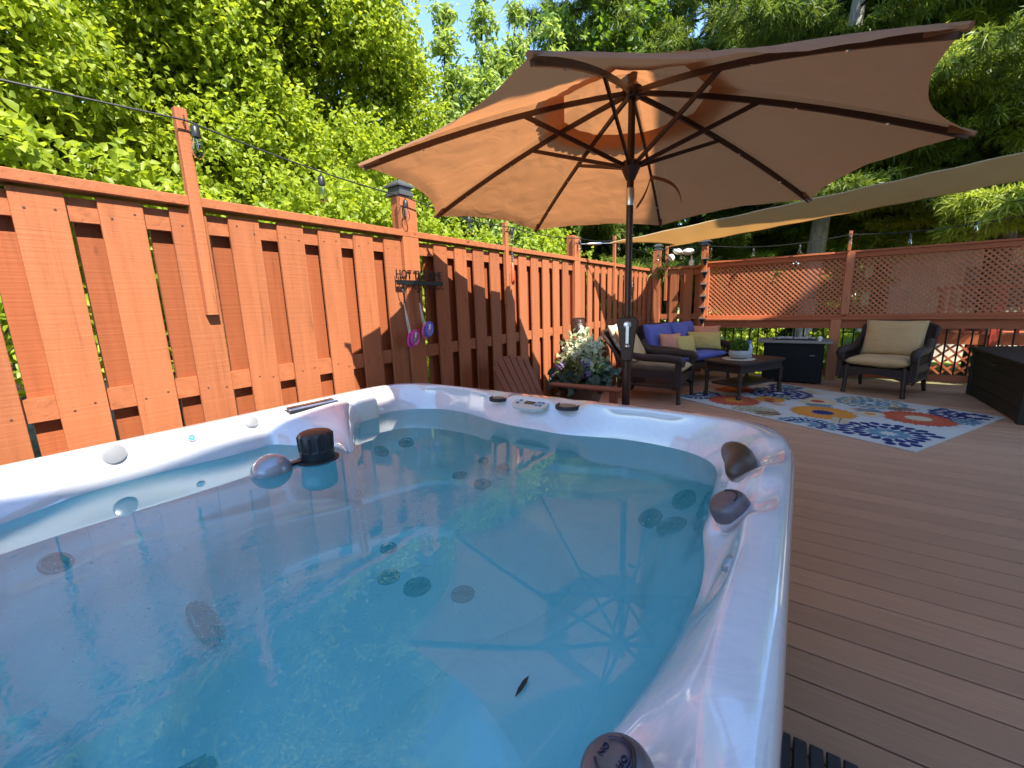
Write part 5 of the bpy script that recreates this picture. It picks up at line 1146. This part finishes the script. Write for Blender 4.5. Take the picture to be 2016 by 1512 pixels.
# pines
n = NT('sunlit_bark'); g = n.noise(n.coord(scale=(9, 9, 1.6)), 2.2, 7, .65, .5); M['bark3'] = n.done(n.pbsdf(n.ramp(g, [(.3, (.16, .14, .12)), (.55, (.42, .40, .36)), (.8, (.60, .58, .54))]), .9, 0, n.bump(g, .9, .03), .2))  # lighter copy of the bark, sunlight on the trunk put into the colour
def pine(label, base, h, r0, nb, blen, mt, z0, lean=(0, 0), den=1.0, nl=.15, bark='bark', nw=.0042, ydir=None, group='pine trees beyond the lattice'):
    t = thing('pine_tree', label, 'tree', base, 0, group); tm = MB()
    top = V((lean[0], lean[1], h)); tr = [V((0, 0, 0)).lerp(top, f / 10) + V((noise.noise(V((f, base[0], 1))) * .12, noise.noise(V((f, base[1], 5))) * .12, 0)) for f in range(11)]
    tm.tube(tr, [r0 * (1 - .075 * i) for i in range(11)], 12); tm.build('trunk', M[bark], t, smooth=True)
    bm = MB(); tu = []; td = []
    for b in range(nb):
        f = z0 / h + (1 - z0 / h) * ((b + rng.random()) / nb); p = tr[0].lerp(top, f); a = b * 2.399 + rng.uniform(-.4, .4)
        L_ = blen * (1.05 - .55 * (f - z0 / h) / (1 - z0 / h)) * rng.uniform(.75, 1.2); dro = rng.uniform(-.10, .28)
        d_ = V((math.cos(a), math.sin(a), 0)); pts = []
        for k in range(7): s = k / 6; pts.append(p + d_ * (L_ * s) + V((0, 0, L_ * (-.12 * s - dro * s * s + .18 * s ** 3))) + V((rng.normal(0, .03), rng.normal(0, .03), rng.normal(0, .03))))
        bm.tube(pts, [.028 * (1 - s / 7.5) for s in range(7)], 5)
        ns = int(L_ * 9 * den)
        for k in range(ns):
            s = .22 + .78 * (k + rng.random()) / ns; i0 = min(5, int(s * 6)); q_ = pts[i0].lerp(pts[i0 + 1], s * 6 - i0)
            sd = 1 if k % 2 else -1; w = V((-d_.y, d_.x, 0)) * sd * (.75) + d_ * .65 + V((0, 0, rng.uniform(-.35, .12))); w.normalize(); tl = L_ * .30 * (1.15 - s * .75) * rng.uniform(.6, 1.3)
            e = q_ + w * tl; bm.tube([q_, q_.lerp(e, .6), e], [.007, .005, .003], 4, cap=False)
            nt_ = max(2, int(tl / .085))
            for j in range(nt_):
                v = q_.lerp(e, (j + .6) / nt_); tu.append(v); td.append(w)
    bm.build('branches', M['bark2'], t)
    tu = np.array(tu); td = np.array(td); K = 17; N = len(tu); print('tufts', N)
    P_ = np.repeat(tu, K, 0); D_ = np.repeat(td, K, 0) * .55 + rng.normal(0, .55, (N * K, 3)); D_ /= np.linalg.norm(D_, axis=1, keepdims=True); Ls = nl * rng.uniform(.65, 1.2, (N * K, 1)); D2 = D_ + np.array([0, 0, -.22])
    sd = np.cross(D_, rng.normal(0, 1, (N * K, 3))); sd /= np.linalg.norm(sd, axis=1, keepdims=True); sd *= nw
    v = np.stack([P_ - sd * .7, P_ + sd * .7, P_ + D_ * Ls * .6 + sd, P_ + D_ * Ls * .6 - sd, P_ + D2 * Ls], 1).reshape(-1, 3)
    tr_ = np.array([(0, 1, 2), (0, 2, 3), (3, 2, 4)]); f_ = (tr_[None] + (np.arange(N * K) * 5)[:, None, None]).reshape(-1, 3)
    fast_mesh('needles', v, f_, mt, t, False, tri=True); return t
G_ = -.45
pine('tall pine with bare trunk in sunlit colour behind the lattice', (-.02, 11.0, G_), 13, .19, 64, 3.2, M['needle_d'], 3.4, (.8, .4), 1.3, .19, 'bark3', nw=.009)
pine('dark dense pine left of the sunlit coloured trunk', (-2.6, 12.6, G_), 11, .20, 80, 3.2, M['needle_d'], 1.6, (.2, 0), 1.3, .20, 'bark2', nw=.010)
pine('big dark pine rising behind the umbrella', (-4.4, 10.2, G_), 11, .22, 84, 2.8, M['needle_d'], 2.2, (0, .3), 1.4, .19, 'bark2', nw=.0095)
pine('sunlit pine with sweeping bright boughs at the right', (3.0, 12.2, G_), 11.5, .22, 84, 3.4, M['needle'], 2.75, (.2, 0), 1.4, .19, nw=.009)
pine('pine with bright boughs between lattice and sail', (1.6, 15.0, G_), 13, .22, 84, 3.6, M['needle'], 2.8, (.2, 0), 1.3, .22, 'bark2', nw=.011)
# shrubs behind the railing
for i, (x, y_, z_, r_) in enumerate([(-1.5, 9.6, .45, .55), (-.75, 9.3, .35, .5), (.55, 9.6, .35, .45), (-.2, 12.6, .4, .8), (1.2, 11.6, .0, .4)]):
    broad_tree('low green shrub behind the railing, %s' % ['beside the corner post', 'behind the loveseat arm', 'behind the fire pit table', 'farthest in the gap', 'by the red neighbour deck'][i], (x, y_, G_), [((x, y_, G_), (x, y_, z_), .03, .01)], [((x + rng.uniform(-r_, r_) * .8, y_ + rng.uniform(-r_, r_) * .5, z_ + rng.uniform(-.5, .35)), r_ * .6) for k in range(7)], M['leaf'] if i != 3 else M['leaf2'], .08, 300, .1, 'shrubs behind the railing', name='shrub', cat='shrub')
# bright lawn beyond
m = MB(); m.add([(-14, 12.5, -.44), (14, 12.5, -.44), (30, 60, -.2), (-30, 60, -.2)], [(0, 1, 2, 3)])
tag(m.build('lawn', mat('bright_lawn', (.20, .30, .05), .9, 0, .2, .25, 3, .8, .03)), 'bright lawn beyond the shrubs', 'lawn', kind='structure')
# distant wood closing the view
pos = []; 
for k in range(520):
    a = rng.uniform(R(-100), R(24)); rr_ = rng.uniform(22, 30); gap = abs(a - R(-45)) < R(4.5)
    z = rng.uniform(.2, 9.0 if not gap else 6.0); pos.append((np.array([math.sin(a) * rr_, math.cos(a) * rr_, z]) + rng.normal(0, .75, (70, 3))))
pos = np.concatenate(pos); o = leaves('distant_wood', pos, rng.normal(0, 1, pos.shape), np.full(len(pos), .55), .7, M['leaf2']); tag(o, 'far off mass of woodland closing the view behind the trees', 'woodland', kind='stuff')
for o in bpy.data.objects:
    if o.type == 'MESH' and not o.data.materials: print('NOMAT', o.name)
